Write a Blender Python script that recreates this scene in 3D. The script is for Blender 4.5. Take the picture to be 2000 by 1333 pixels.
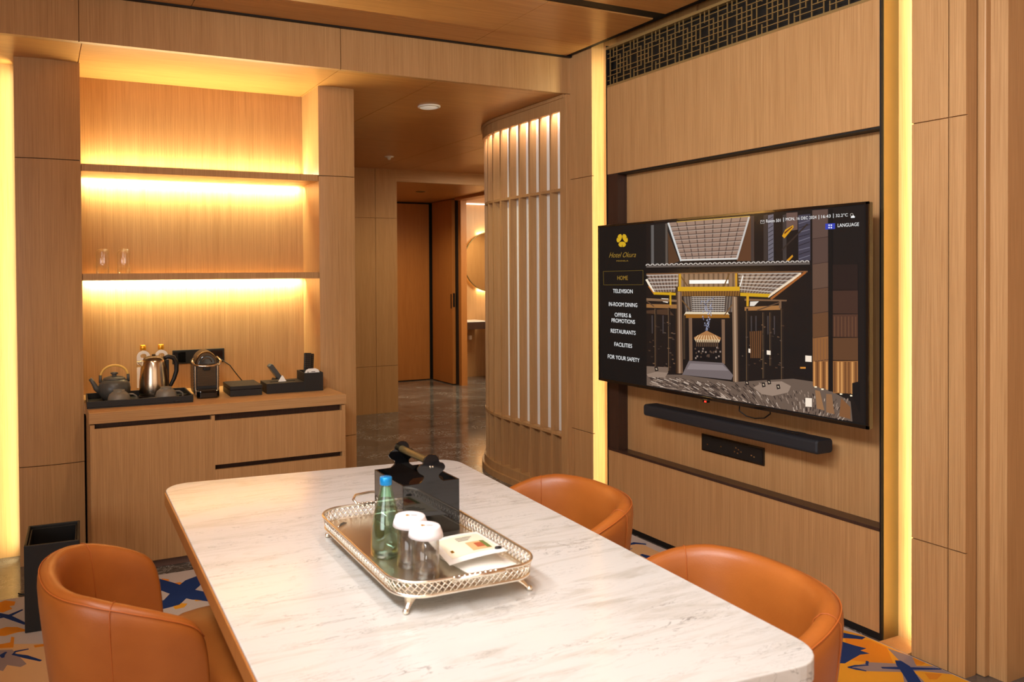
import bpy, bmesh, math, random
import numpy as np
from mathutils import Vector, Matrix
random.seed(7)
for o in list(bpy.data.objects):
    bpy.data.objects.remove(o)
SC = bpy.context.scene
COL = SC.collection
R = math.radians

# ------------------------------------------------------------------ camera
FPX, CX, CY = 1524.3, 761.66, 555.11
YAW, PIT, ROL = R(24.258), R(.7367), R(.4459)
CAMZ = 1.458
f_ = Vector((math.sin(YAW)*math.cos(PIT), math.cos(YAW)*math.cos(PIT), -math.sin(PIT)))
r_ = Vector((math.cos(YAW), -math.sin(YAW), 0))
d_ = f_.cross(r_)
cr, sr = math.cos(ROL), math.sin(ROL)
right = cr*r_ + sr*d_
down = -sr*r_ + cr*d_
cam_d = bpy.data.cameras.new('camera')
cam = bpy.data.objects.new('camera', cam_d)
COL.objects.link(cam)
m = Matrix((right, -down, -f_)).transposed().to_4x4()
m.translation = (0, 0, CAMZ)
cam.matrix_world = m
cam_d.sensor_width = 36
cam_d.lens = 36*FPX/2000
cam_d.shift_x = (1000-CX)/2000
cam_d.shift_y = -(666.5-CY)/2000
cam_d.clip_start = .05
cam_d.dof.use_dof = True
cam_d.dof.focus_distance = 3.5
cam_d.dof.aperture_fstop = 5.6
SC.camera = cam

def at(x, y, ax, v):
    d = right*((x-CX)/FPX) + down*((y-CY)/FPX) + f_
    o = Vector((0, 0, CAMZ))
    i = 'XYZ'.index(ax)
    return o + d*((v-o[i])/d[i])

# ------------------------------------------------------------------ world, light, exposure
SC.view_settings.view_transform = 'Standard'
SC.view_settings.look = 'None'
SC.view_settings.gamma = 1
SC.view_settings.use_curve_mapping = False
SC.view_settings.exposure = 0.14
w = bpy.data.worlds.new('world')
SC.world = w
w.use_nodes = True
w.node_tree.nodes['Background'].inputs[0].default_value = (1, .86, .7, 1)
w.node_tree.nodes['Background'].inputs[1].default_value = .10

def area(name, loc, size, power, col, direction, sizey=None, spread=180):
    l = bpy.data.lights.new(name, 'AREA')
    l.shape = 'RECTANGLE'
    l.size = size
    l.size_y = sizey or size
    l.energy = power
    l.color = col
    l.spread = R(spread)
    o = bpy.data.objects.new(name, l)
    COL.objects.link(o)
    o.location = loc
    dv = Vector(direction).normalized()
    o.rotation_euler = dv.to_track_quat('-Z', 'Y').to_euler()
    return o

def spot(name, loc, power, col, target, angle=70, blend=.6, rad=.04):
    l = bpy.data.lights.new(name, 'SPOT')
    l.energy = power
    l.color = col
    l.spot_size = R(angle)
    l.spot_blend = blend
    l.shadow_soft_size = rad
    o = bpy.data.objects.new(name, l)
    COL.objects.link(o)
    o.location = loc
    o.rotation_euler = (Vector(target)-Vector(loc)).to_track_quat('-Z', 'Y').to_euler()
    return o

WARM = (1, .94, .55)
MILD = (1, .88, .70)
DAY = (.96, .98, 1)
# side window in the left wall gives daylight; the others are added fill
area('tv_wall_fill', (-.3, .7, 2.62), 2.6, 100, DAY, (1, .05, -.30), .5, 150)  # added unseen fill below the ceiling, brightens the television wall
area('side_window_daylight', (-2.9, -.6, 1.35), 3.0, 75, DAY, (1, .28, 0), 1.8)
area('rear_fill', (.3, -2.85, 1.7), 4.0, 40, (1, .80, .60), (0, 1, 0), 1.9)  # added ambient fill behind the camera, no known lamp
# ceiling downlights over the table, then two added fill spots
spot('downlight_table', (.90, 1.72, 2.74), 30, (1, .95, .9), (.86, 1.74, .75), 75, .9, .02)
spot('downlight_front', (.8, .5, 2.74), 13, (1, .95, .9), (.9, .9, .75), 80, .9, .05)
spot('sideboard_fill_spot', (.7, 2.75, 2.74), 30, (1, .80, .55), (.7, 3.95, .55), 62, .9, .05)  # added unseen spot, brightens the sideboard and lower back wall
spot('pilaster_fill_spot', (-.5, 2.75, 2.74), 22, (1, .80, .55), (-.1, 4.1, .7), 62, .9, .05)  # added unseen spot, brightens the left pilaster

# ------------------------------------------------------------------ materials
def nt(name):
    m = bpy.data.materials.new(name)
    m.use_nodes = True
    n = m.node_tree
    b = n.nodes['Principled BSDF']
    return m, n, b

def lin(c):
    return tuple(((v/255)/12.92 if v/255 <= .04045 else ((v/255+.055)/1.055)**2.4) for v in c)+(1,)

def plain(name, c, rough=.5, metal=0, spec=.5, emit=None, es=1, coat=0, trans=0, ior=1.45, bump=0, bs=200):
    m, n, b = nt(name)
    b.inputs['Base Color'].default_value = lin(c)
    b.inputs['Roughness'].default_value = rough
    b.inputs['Metallic'].default_value = metal
    b.inputs['Specular IOR Level'].default_value = spec
    b.inputs['Coat Weight'].default_value = coat
    b.inputs['Transmission Weight'].default_value = trans
    b.inputs['IOR'].default_value = ior
    if emit:
        b.inputs['Emission Color'].default_value = lin(emit)
        b.inputs['Emission Strength'].default_value = es
    # light procedural variation so that no surface is dead flat
    tc = n.nodes.new('ShaderNodeTexCoord')
    no = n.nodes.new('ShaderNodeTexNoise')
    no.inputs['Scale'].default_value = bs
    n.links.new(tc.outputs['Object'], no.inputs['Vector'])
    if bump:
        bp = n.nodes.new('ShaderNodeBump')
        bp.inputs['Strength'].default_value = bump
        bp.inputs['Distance'].default_value = .002
        n.links.new(no.outputs['Fac'], bp.inputs['Height'])
        n.links.new(bp.outputs['Normal'], b.inputs['Normal'])
    return m

def ramp(n, pts):
    r = n.nodes.new('ShaderNodeValToRGB')
    el = r.color_ramp.elements
    el[0].position, el[0].color = pts[0]
    el[1].position, el[1].color = pts[-1]
    for p, c in pts[1:-1]:
        e = el.new(p)
        e.color = c
    return r

def wood(name, c1, c2, grain='Z', rough=.42, fine=330, spec=.35):
    m, n, b = nt(name)
    ge = n.nodes.new('ShaderNodeNewGeometry')
    def stretched(k, kl, detail, off=0):
        mp = n.nodes.new('ShaderNodeMapping')
        s = [k, k, k]
        s['XYZ'.index(grain)] = kl
        mp.inputs['Scale'].default_value = s
        mp.inputs['Location'].default_value = (off, off*.7, off*.3)
        no = n.nodes.new('ShaderNodeTexNoise')
        no.inputs['Scale'].default_value = 1
        no.inputs['Detail'].default_value = detail
        no.inputs['Roughness'].default_value = .65
        n.links.new(ge.outputs['Position'], mp.inputs['Vector'])
        n.links.new(mp.outputs['Vector'], no.inputs['Vector'])
        return no
    a = stretched(fine, 3.5, 3)
    c = stretched(22, 1.0, 2, 9)
    mx = n.nodes.new('ShaderNodeMix')
    mx.inputs['Factor'].default_value = .22
    n.links.new(a.outputs['Fac'], mx.inputs['A'])
    n.links.new(c.outputs['Fac'], mx.inputs['B'])
    r = ramp(n, [(.30, lin(c1)), (.70, lin(c2))])
    n.links.new(mx.outputs['Result'], r.inputs['Fac'])
    n.links.new(r.outputs['Color'], b.inputs['Base Color'])
    b.inputs['Roughness'].default_value = rough
    b.inputs['Specular IOR Level'].default_value = spec
    bp = n.nodes.new('ShaderNodeBump')
    bp.inputs['Strength'].default_value = .08
    bp.inputs['Distance'].default_value = .001
    n.links.new(a.outputs['Fac'], bp.inputs['Height'])
    n.links.new(bp.outputs['Normal'], b.inputs['Normal'])
    return m

M = {}
WC = ((157, 114, 70), (190, 147, 99))
M['wood'] = wood('oak_veneer_vertical', *WC)
M['wood_x'] = wood('oak_veneer_lengthwise', *WC, grain='X')
M['wood_ceiling'] = wood('oak_veneer_ceiling', (166, 114, 62), (198, 144, 84), grain='X', rough=.3, fine=120)
M['wood_door'] = wood('amber_oak_door', (150, 92, 42), (178, 115, 58))
M['dark'] = plain('black_groove', (14, 10, 8), .6)
M['dark_wood'] = wood('dark_stain_and_shade_wood', (48, 32, 26), (70, 48, 38), rough=.3)  # dark stain on the ledge; also paints groove shade on the sideboard
M['brass'] = plain('brushed_brass', (124, 108, 70), .42, .8)
M['bronze'] = plain('bronze_lattice', (150, 122, 76), .5, .5)
M['black'] = plain('matte_black', (20, 19, 19), .45, bump=.05)
M['black_leather'] = plain('black_leatherette', (24, 23, 23), .5, bump=.3, bs=900)
M['black_gloss'] = plain('gloss_black_acrylic', (12, 12, 13), .06, spec=.6, coat=.5)
M['soft_black'] = plain('black_fabric_grille', (28, 30, 36), .6, bump=.3, bs=1500)
M['steel'] = plain('brushed_steel', (190, 172, 150), .22, 1)
M['silver'] = plain('polished_silver', (250, 243, 228), .28, 1, bump=.15, bs=120)
M['chrome'] = plain('chrome', (220, 214, 205), .12, 1)
M['clay'] = plain('grey_stoneware', (112, 106, 96), .38, bump=.1)
M['clay_dark'] = plain('dark_stoneware', (76, 74, 70), .35, bump=.1)
M['bamboo'] = plain('bamboo_cane', (226, 182, 92), .4)
M['gold'] = plain('gold_cap', (230, 165, 50), .3, .8)
M['white'] = plain('white_card', (236, 232, 224), .5)
M['lidpaper'] = plain('white_paper_lid', (232, 226, 228), .6)
M['ceramic'] = plain('white_ceramic', (238, 232, 220), .2)
M['blue_cap'] = plain('blue_metal_cap', (20, 135, 205), .25, .3)
M['steel_dark'] = plain('dark_graphite_steel', (88, 74, 60), .3, .85)
M['plinth'] = plain('brown_plinth', (112, 84, 72), .45)  # brownish base colour of the sideboard plinth

def glass(name, c=(255, 255, 255), rough=0.0, ior=1.45):
    """thin clear glass: what is behind shows through, the sky-side reflection follows Fresnel"""
    m, n, b = nt(name)
    out = n.nodes['Material Output']
    tr = n.nodes.new('ShaderNodeBsdfTransparent')
    tr.inputs['Color'].default_value = lin(c)
    gl = n.nodes.new('ShaderNodeBsdfGlossy')
    gl.inputs['Roughness'].default_value = .03
    fr = n.nodes.new('ShaderNodeLayerWeight')
    fr.inputs['Blend'].default_value = .5
    pw = n.nodes.new('ShaderNodeMath'); pw.operation = 'POWER'; pw.inputs[1].default_value = 3.5
    ad = n.nodes.new('ShaderNodeMath'); ad.operation = 'MULTIPLY_ADD'; ad.inputs[1].default_value = .9; ad.inputs[2].default_value = .06
    n.links.new(fr.outputs['Facing'], pw.inputs[0]); n.links.new(pw.outputs['Value'], ad.inputs[0])
    mx = n.nodes.new('ShaderNodeMixShader')
    n.links.new(ad.outputs['Value'], mx.inputs['Fac'])
    n.links.new(tr.outputs['BSDF'], mx.inputs[1])
    n.links.new(gl.outputs['BSDF'], mx.inputs[2])
    n.links.new(mx.outputs['Shader'], out.inputs['Surface'])
    return m
M['glass'] = glass('clear_glass', (255, 255, 254))
M['glass_green'] = glass('green_tinted_glass', (236, 250, 242))
M['water'] = glass('water', (250, 254, 252), 0, 1.33)
M['frost'] = plain('frosted_backing', (232, 230, 224), .3, spec=.6)
M['mirror'] = plain('mirror_glass', (225, 215, 195), .03, 1)

def leather():
    m, n, b = nt('tan_orange_leather')
    tc = n.nodes.new('ShaderNodeTexCoord')
    no = n.nodes.new('ShaderNodeTexNoise')
    no.inputs['Scale'].default_value = 6
    no.inputs['Detail'].default_value = 5
    r = ramp(n, [(.3, lin((150, 80, 26))), (.7, lin((168, 95, 36)))])
    vo = n.nodes.new('ShaderNodeTexVoronoi')
    vo.inputs['Scale'].default_value = 320
    bp = n.nodes.new('ShaderNodeBump')
    bp.inputs['Strength'].default_value = .12
    bp.inputs['Distance'].default_value = .001
    n.links.new(tc.outputs['Object'], no.inputs['Vector'])
    n.links.new(tc.outputs['Object'], vo.inputs['Vector'])
    n.links.new(no.outputs['Fac'], r.inputs['Fac'])
    n.links.new(r.outputs['Color'], b.inputs['Base Color'])
    n.links.new(vo.outputs['Distance'], bp.inputs['Height'])
    n.links.new(bp.outputs['Normal'], b.inputs['Normal'])
    b.inputs['Roughness'].default_value = .4
    b.inputs['Specular IOR Level'].default_value = .45
    return m
M['leather'] = leather()
M['stitch'] = plain('tan_stitching', (176, 92, 34), .5)

def marble(name, base, dark, vein, scale, stretch, rough, veinw=.03, warp=1.2):
    m, n, b = nt(name)
    ge = n.nodes.new('ShaderNodeNewGeometry')
    mp = n.nodes.new('ShaderNodeMapping')
    mp.inputs['Scale'].default_value = stretch
    mp.inputs['Rotation'].default_value = (0, 0, R(-7))
    n.links.new(ge.outputs['Position'], mp.inputs['Vector'])
    n1 = n.nodes.new('ShaderNodeTexNoise')
    n1.inputs['Scale'].default_value = scale
    n1.inputs['Detail'].default_value = 8
    n1.inputs['Roughness'].default_value = .62
    n1.inputs['Distortion'].default_value = warp
    n.links.new(mp.outputs['Vector'], n1.inputs['Vector'])
    r1 = ramp(n, [(.32, lin(dark)), (.5, lin(base)), (.75, lin(base))])
    n.links.new(n1.outputs['Fac'], r1.inputs['Fac'])
    n2 = n.nodes.new('ShaderNodeTexNoise')
    n2.inputs['Scale'].default_value = scale*1.7
    n2.inputs['Detail'].default_value = 6
    n2.inputs['Roughness'].default_value = .6
    n2.inputs['Distortion'].default_value = warp*1.6
    n.links.new(mp.outputs['Vector'], n2.inputs['Vector'])
    r2 = ramp(n, [(.5-veinw, (0, 0, 0, 1)), (.5, (1, 1, 1, 1)), (.5+veinw, (0, 0, 0, 1))])
    n.links.new(n2.outputs['Fac'], r2.inputs['Fac'])
    n3 = n.nodes.new('ShaderNodeTexNoise')
    n3.inputs['Scale'].default_value = scale*.9
    n.links.new(mp.outputs['Vector'], n3.inputs['Vector'])
    r3 = ramp(n, [(.42, (0, 0, 0, 1)), (.66, (1, 1, 1, 1))])
    n.links.new(n3.outputs['Fac'], r3.inputs['Fac'])
    mu = n.nodes.new('ShaderNodeMath')
    mu.operation = 'MULTIPLY'
    n.links.new(r2.outputs['Color'], mu.inputs[0])
    n.links.new(r3.outputs['Color'], mu.inputs[1])
    mx = n.nodes.new('ShaderNodeMix')
    mx.data_type = 'RGBA'
    n.links.new(mu.outputs['Value'], mx.inputs['Factor'])
    n.links.new(r1.outputs['Color'], mx.inputs['A'])
    mx.inputs['B'].default_value = lin(vein)
    n.links.new(mx.outputs['Result'], b.inputs['Base Color'])
    b.inputs['Roughness'].default_value = rough
    return m
M['table_marble'] = marble('white_marble', (208, 206, 201), (188, 183, 174), (132, 127, 122), 3.2, (1.0, 5.5, 1), .16, .012)
M['floor_marble'] = marble('grey_brown_marble', (88, 80, 74), (64, 57, 52), (178, 172, 164), 3.0, (1.0, 1.2, 1), .12, .026, 2.4)
M['carpet'] = plain('carpet_grey', (192, 182, 178), .95, spec=.1, bump=1, bs=900)
M['carpet_orange'] = plain('carpet_orange', (216, 136, 40), .95, spec=.1, bump=1, bs=900)
M['carpet_yellow'] = plain('carpet_yellow', (226, 160, 48), .95, spec=.1, bump=1, bs=900)
M['carpet_navy'] = plain('carpet_navy', (34, 56, 110), .95, spec=.1, bump=1, bs=900)
M['carpet_cream'] = plain('carpet_cream', (214, 174, 128), .95, spec=.1, bump=1, bs=900)
M['carpet_lilac'] = plain('carpet_lilac', (146, 130, 130), .95, spec=.1, bump=1, bs=900)
M['led'] = plain('warm_led_diffuser', (255, 220, 160), .5, emit=(255, 205, 120), es=6)
M['led_cool'] = plain('mild_led_diffuser', (255, 236, 214), .5, emit=(255, 226, 196), es=5)
M['lamp_glass'] = plain('downlight_lens', (240, 236, 230), .3, emit=(255, 240, 220), es=.2)

# ------------------------------------------------------------------ mesh helpers
def box(bm, x0, x1, y0, y1, z0, z1, mi=0):
    v = [bm.verts.new((x, y, z)) for x in (x0, x1) for y in (y0, y1) for z in (z0, z1)]
    for q in ((0, 1, 3, 2), (4, 6, 7, 5), (0, 4, 5, 1), (2, 3, 7, 6), (0, 2, 6, 4), (1, 5, 7, 3)):
        f = bm.faces.new([v[i] for i in q])
        f.material_index = mi

def prism(bm, pts, z0, z1, mi=0, axis='Z'):
    """polygon pts (a,b) extruded along axis between z0 and z1"""
    def p3(a, b, c):
        return {'Z': (a, b, c), 'Y': (a, c, b), 'X': (c, a, b)}[axis]
    lo = [bm.verts.new(p3(a, b, z0)) for a, b in pts]
    hi = [bm.verts.new(p3(a, b, z1)) for a, b in pts]
    n = len(pts)
    fs = [bm.faces.new(lo[::-1]), bm.faces.new(hi)]
    for i in range(n):
        fs.append(bm.faces.new((lo[i], lo[(i+1) % n], hi[(i+1) % n], hi[i])))
    for f in fs:
        f.material_index = mi

def rrect(x0, x1, y0, y1, r, n=6):
    out = []
    for cx_, cy_, a0 in ((x1-r, y1-r, 0), (x0+r, y1-r, 90), (x0+r, y0+r, 180), (x1-r, y0+r, 270)):
        for i in range(n+1):
            a = R(a0+90*i/n)
            out.append((cx_+r*math.cos(a), cy_+r*math.sin(a)))
    return out

def lathe(bm, prof, n=32, c=(0, 0), mi=0, closed=False):
    rings = []
    for r, z in prof:
        if r < 1e-6:
            rings.append([bm.verts.new((c[0], c[1], z))])
        else:
            rings.append([bm.verts.new((c[0]+r*math.cos(2*math.pi*i/n), c[1]+r*math.sin(2*math.pi*i/n), z)) for i in range(n)])
    pairs = list(zip(rings, rings[1:]))
    if closed:
        pairs.append((rings[-1], rings[0]))
    for a, b in pairs:
        for i in range(n):
            j = (i+1) % n
            if len(a) == 1 and len(b) == 1:
                continue
            if len(a) == 1:
                f = bm.faces.new((a[0], b[j], b[i]))
            elif len(b) == 1:
                f = bm.faces.new((a[i], a[j], b[0]))
            else:
                f = bm.faces.new((a[i], a[j], b[j], b[i]))
            f.material_index = mi
            f.smooth = True

def tube(bm, pts, r, n=8, mi=0, closed=False, flat=1.0):
    pts = [Vector(p) for p in pts]
    rs = r if isinstance(r, (list, tuple)) else [r]*len(pts)
    rings = []
    k = len(pts)
    up = Vector((0, 0, 1))
    prev = None
    for i, p in enumerate(pts):
        if closed:
            t = pts[(i+1) % k]-pts[i-1]
        else:
            t = pts[min(i+1, k-1)]-pts[max(i-1, 0)]
        t.normalize()
        if prev is None:
            s = t.cross(up)
            if s.length < .05:
                s = t.cross(Vector((1, 0, 0)))
        else:
            s = prev-t*prev.dot(t)
        s.normalize()
        prev = s
        u = s.cross(t)
        rings.append([bm.verts.new(p+s*rs[i]*math.cos(2*math.pi*j/n)+u*rs[i]*flat*math.sin(2*math.pi*j/n)) for j in range(n)])
    pr_ = list(zip(rings, rings[1:]))
    if closed:
        pr_.append((rings[-1], rings[0]))
    for a, b in pr_:
        for j in range(n):
            f = bm.faces.new((a[j], a[(j+1) % n], b[(j+1) % n], b[j]))
            f.material_index = mi
            f.smooth = True
    if not closed:
        for rg in (rings[0][::-1], rings[-1]):
            f = bm.faces.new(rg)
            f.material_index = mi

def grid_mesh(bm, P, mi=0, smooth=True, close_u=False, close_v=False):
    V = [[bm.verts.new(p) for p in row] for row in P]
    nu, nv = len(V), len(V[0])
    for i in range(nu if close_u else nu-1):
        for j in range(nv if close_v else nv-1):
            f = bm.faces.new((V[i][j], V[(i+1) % nu][j], V[(i+1) % nu][(j+1) % nv], V[i][(j+1) % nv]))
            f.smooth = smooth
            f.material_index = mi
    return V

def obj(name, bm, mats, parent=None, bevel=0, subsurf=0, smooth=False, seg=2):
    bmesh.ops.recalc_face_normals(bm, faces=bm.faces)
    me = bpy.data.meshes.new(name)
    bm.to_mesh(me)
    bm.free()
    for mm in (mats if isinstance(mats, (list, tuple)) else [mats]):
        me.materials.append(M[mm] if isinstance(mm, str) else mm)
    o = bpy.data.objects.new(name, me)
    COL.objects.link(o)
    if parent:
        o.parent = parent
    if smooth:
        for p in me.polygons:
            p.use_smooth = True
    if bevel:
        b = o.modifiers.new('bevel', 'BEVEL')
        b.width = bevel
        b.segments = seg
        b.limit_method = 'ANGLE'
        b.angle_limit = R(40)
    if subsurf:
        s = o.modifiers.new('subsurf', 'SUBSURF')
        s.levels = s.render_levels = subsurf
    return o

def NB():
    return bmesh.new()

def bx(name, dims, mat, parent=None, bevel=0):
    b = NB()
    box(b, *dims)
    return obj(name, b, mat, parent, bevel)

def struct(o):
    o['kind'] = 'structure'
    return o

def tag(o, label, cat, group=None):
    o['label'] = label
    o['category'] = cat
    if group:
        o['group'] = group
    return o

def thing(name, label, cat, loc=(0, 0, 0), rz=0, group=None):
    o = bpy.data.objects.new(name, None)
    COL.objects.link(o)
    o.location = loc
    o.rotation_euler = (0, 0, rz)
    o.empty_display_size = .05
    return tag(o, label, cat, group)

def dup(root, loc, rz, label, group=None):
    r = root.copy()
    COL.objects.link(r)
    r.location = loc
    r.rotation_euler = (0, 0, rz)
    r['label'] = label
    if group:
        r['group'] = group
    for ch in list(root.children):
        c = ch.copy()
        COL.objects.link(c)
        c.parent = r
        for g in ch.children:
            d = g.copy()
            COL.objects.link(d)
            d.parent = c
    return r

def split(a0, a1, seams, gap=.003):
    cuts = [a0]+sorted(s for s in seams if a0 < s < a1)+[a1]
    out = []
    for i in range(len(cuts)-1):
        lo = cuts[i]+(gap/2 if i else 0)
        hi = cuts[i+1]-(gap/2 if i < len(cuts)-2 else 0)
        out.append((lo, hi))
    return out

def panels(bm, dims, axis, front, sa=(), sb=(), depth=.012, gap=.004, core=0):
    """box 'dims' whose face on side 'front' of 'axis' is cut in panels by real grooves; core has material index 'core'"""
    x0, x1, y0, y1, z0, z1 = dims
    D = {'X': [x0, x1], 'Y': [y0, y1], 'Z': [z0, z1]}
    c = {k: list(v) for k, v in D.items()}
    if front > 0:
        c[axis][1] -= depth
        pl = (D[axis][1]-depth, D[axis][1])
    else:
        c[axis][0] += depth
        pl = (D[axis][0], D[axis][0]+depth)
    box(bm, *c['X'], *c['Y'], *c['Z'], mi=core)
    oa = [k for k in 'XYZ' if k != axis]
    for a in split(*D[oa[0]], sa, gap):
        for b in split(*D[oa[1]], sb, gap):
            q = {axis: pl, oa[0]: a, oa[1]: b}
            box(bm, *q['X'], *q['Y'], *q['Z'], mi=0)

# ================================================================== ROOM SHELL
XT, YB, YP, YN, YK = 2.992, 3.925, 4.325, 4.632, 3.998
ZB, ZC = 2.557, 2.779

b = NB(); box(b, -3.2, 8.2, -3.2, 10.2, -.1, 0)
struct(obj('floor', b, 'floor_marble'))

# carpet: pattern patches lie in the same mesh, 1 mm over the base pile
def carpet():
    b = NB()
    CZ = .008
    box(b, -3.0, 2.97, -3.0, 3.894, 0, CZ)
    def patch(pts, mi, lift):
        vs = []
        for x, y in pts:
            p = at(x, y, 'Z', CZ)
            if p.x > 2.965: p.x = 2.965
            if p.y > 3.885: p.y = 3.885
            vs.append((p.x, p.y))
        prism(b, vs, CZ-.002, CZ+lift, mi)
    def stroke(pts, w, mi, lift, taper=True):
        P = [at(x, y, 'Z', CZ) for x, y in pts]
        L, Rr = [], []
        n = len(P)
        for i, p in enumerate(P):
            t = (P[min(i+1, n-1)]-P[max(i-1, 0)]).normalized()
            s = Vector((-t.y, t.x, 0))
            k = w*(.45 if taper and i in (0, n-1) else 1)
            L.append((min(p.x+s.x*k, 2.965), p.y+s.y*k)); Rr.append((min(p.x-s.x*k, 2.965), p.y-s.y*k))
        for i in range(n-1):
            prism(b, [L[i], L[i+1], Rr[i+1], Rr[i]], CZ-.002, CZ+lift, mi)
    G, OR, YE, NA, CR, LI = 0, 1, 2, 3, 4, 5
    # patch between the left chair and the table
    patch([(316, 1131), (330, 1133), (329, 1139), (316, 1139)], OR, .0010)
    patch([(328, 1146), (340, 1140), (352, 1138), (362, 1143), (352, 1152), (338, 1153)], OR, .0010)
    stroke([(290, 1136), (325, 1146), (358, 1158), (385, 1164), (420, 1168)], .045, NA, .0016, False)
    stroke([(405, 1128), (378, 1138), (358, 1155), (335, 1178), (290, 1188)], .048, NA, .0018, False)
    patch([(338, 1185), (350, 1179), (366, 1180), (360, 1187), (342, 1191)], YE, .0010)
    patch([(378, 1170), (392, 1170), (394, 1174), (382, 1175)], YE, .0010)
    # bottom left corner
    patch([(-4, 1179), (10, 1174), (30, 1176), (28, 1183), (8, 1187), (-10, 1186)], OR, .0010)
    patch([(-6, 1188), (18, 1185), (24, 1190), (6, 1197), (-12, 1196)], OR, .0010)
    stroke([(-14, 1198), (14, 1205), (50, 1220)], .014, NA, .0016)
    stroke([(44, 1192), (20, 1203), (-12, 1210)], .010, NA, .0018)
    patch([(-10, 1233), (12, 1226), (34, 1226), (56, 1233), (34, 1236), (10, 1243), (-12, 1243)], OR, .0010)
    patch([(-20, 1258), (24, 1259), (95, 1258), (105, 1333), (118, 1420), (-60, 1420), (-40, 1290)], CR, .0006)
    patch([(-10, 1262), (20, 1256), (22, 1245), (28, 1246), (26, 1266), (-10, 1268)], OR, .0012)
    patch([(66, 1262), (94, 1258), (96, 1262), (68, 1266)], OR, .0014)
    patch([(-20, 1272), (24, 1270), (52, 1298), (40, 1304), (14, 1300), (6, 1312), (-20, 1306)], LI, .0010)
    stroke([(24, 1279), (50, 1284), (80, 1292)], .010, NA, .0018)
    stroke([(56, 1269), (30, 1274), (26, 1279)], .006, NA, .0018)
    stroke([(12, 1275), (4, 1281), (6, 1286)], .010, NA, .0018)
    # between the right-hand chairs
    patch([(1220, 1066), (1250, 1062), (1300, 1085), (1300, 1110), (1210, 1100)], CR, .0006)
    stroke([(1222, 1066), (1240, 1062), (1262, 1064)], .014, NA, .0016)
    stroke([(1252, 1084), (1268, 1090), (1285, 1096)], .022, NA, .0016)
    patch([(1214, 1070), (1236, 1072), (1230, 1076), (1212, 1075)], LI, .0012)
    # bottom right corner
    patch([(1560, 1210), (1700, 1235), (1780, 1283), (1910, 1330), (1980, 1420), (1500, 1420)], YE, .0006)
    patch([(1650, 1247), (1700, 1252), (1732, 1266), (1745, 1297), (1700, 1296), (1660, 1290)], OR, .0010)
    patch([(1640, 1236), (1690, 1246), (1684, 1250), (1640, 1247)], NA, .0016)
    patch([(1636, 1252), (1668, 1262), (1692, 1268), (1680, 1272), (1698, 1278), (1680, 1280), (1650, 1297), (1630, 1296)], NA, .0016)
    patch([(1733, 1267), (1782, 1284), (1790, 1302), (1830, 1301), (1860, 1318), (1800, 1312), (1765, 1312), (1755, 1290)], LI, .0012)
    patch([(1696, 1295), (1760, 1298), (1770, 1314), (1694, 1312), (1664, 1304)], LI, .0012)
    patch([(1783, 1286), (1808, 1296), (1800, 1300), (1788, 1299)], OR, .0014)
    patch([(1762, 1314), (1790, 1318), (1812, 1340), (1850, 1400), (1780, 1400)], LI, .0012)
    stroke([(1754, 1292), (1764, 1302), (1772, 1312), (1790, 1340), (1800, 1360)], .022, NA, .0020)
    stroke([(1722, 1306), (1765, 1307), (1844, 1306)], .010, NA, .0022)
    stroke([(1694, 1293), (1693, 1300)], .010, NA, .0020)
    stroke([(1656, 1305), (1672, 1302), (1696, 1301)], .005, NA, .0020)
    stroke([(1656, 1305), (1672, 1308), (1692, 1312)], .006, NA, .0020)
    patch([(1806, 1316), (1840, 1318), (1830, 1328), (1815, 1328)], OR, .0012)
    # the same motifs carry on over the rest of the carpet
    rr = random.Random(11)
    def blob(cx_, cy_, r, mi, lift):
        n = 9
        prism(b, [(cx_+r*(.7+.5*rr.random())*math.cos(2*math.pi*i/n)*1.6, cy_+r*(.7+.5*rr.random())*math.sin(2*math.pi*i/n)) for i in range(n)], CZ-.002, CZ+lift, mi)
    def cross(cx_, cy_, L, wd, a, mi):
        for k, da in enumerate((0, 1.1)):
            c_, s_ = math.cos(a+da), math.sin(a+da)
            prism(b, [(cx_-c_*L+s_*wd*.4, cy_-s_*L-c_*wd*.4), (cx_+s_*wd, cy_-c_*wd), (cx_+c_*L+s_*wd*.4, cy_+s_*L-c_*wd*.4), (cx_+c_*L-s_*wd*.4, cy_+s_*L+c_*wd*.4), (cx_-s_*wd, cy_+c_*wd), (cx_-c_*L-s_*wd*.4, cy_-s_*L+c_*wd*.4)], CZ-.002, CZ+.0016+k*.0002, mi)
    for i in range(60):
        x, y = -2.7+5.4*rr.random(), -2.7+6.2*rr.random()
        if (-.35 < x < .12 and 2.9 < y) or (.3 < x < .9 and y > 3.4) or (x > 2.2 and y > 1.0) or (x < .12 and x > -.5 and y > 2.6):
            continue
        k = i % 4
        if k == 0: blob(x, y, .20, rr.choice([4, 2, 5]), .0004+.00002*i)
        elif k == 1: blob(x, y, .07, 1, .0010+.00001*i)
        elif k == 2: cross(x, y, .22, .022, rr.random()*3, 3)
        else: blob(x, y, .10, 2, .0007+.00001*i)
    return struct(obj('floor_carpet', b, ['carpet', 'carpet_orange', 'carpet_yellow', 'carpet_navy', 'carpet_cream', 'carpet_lilac']))
carpet()

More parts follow.
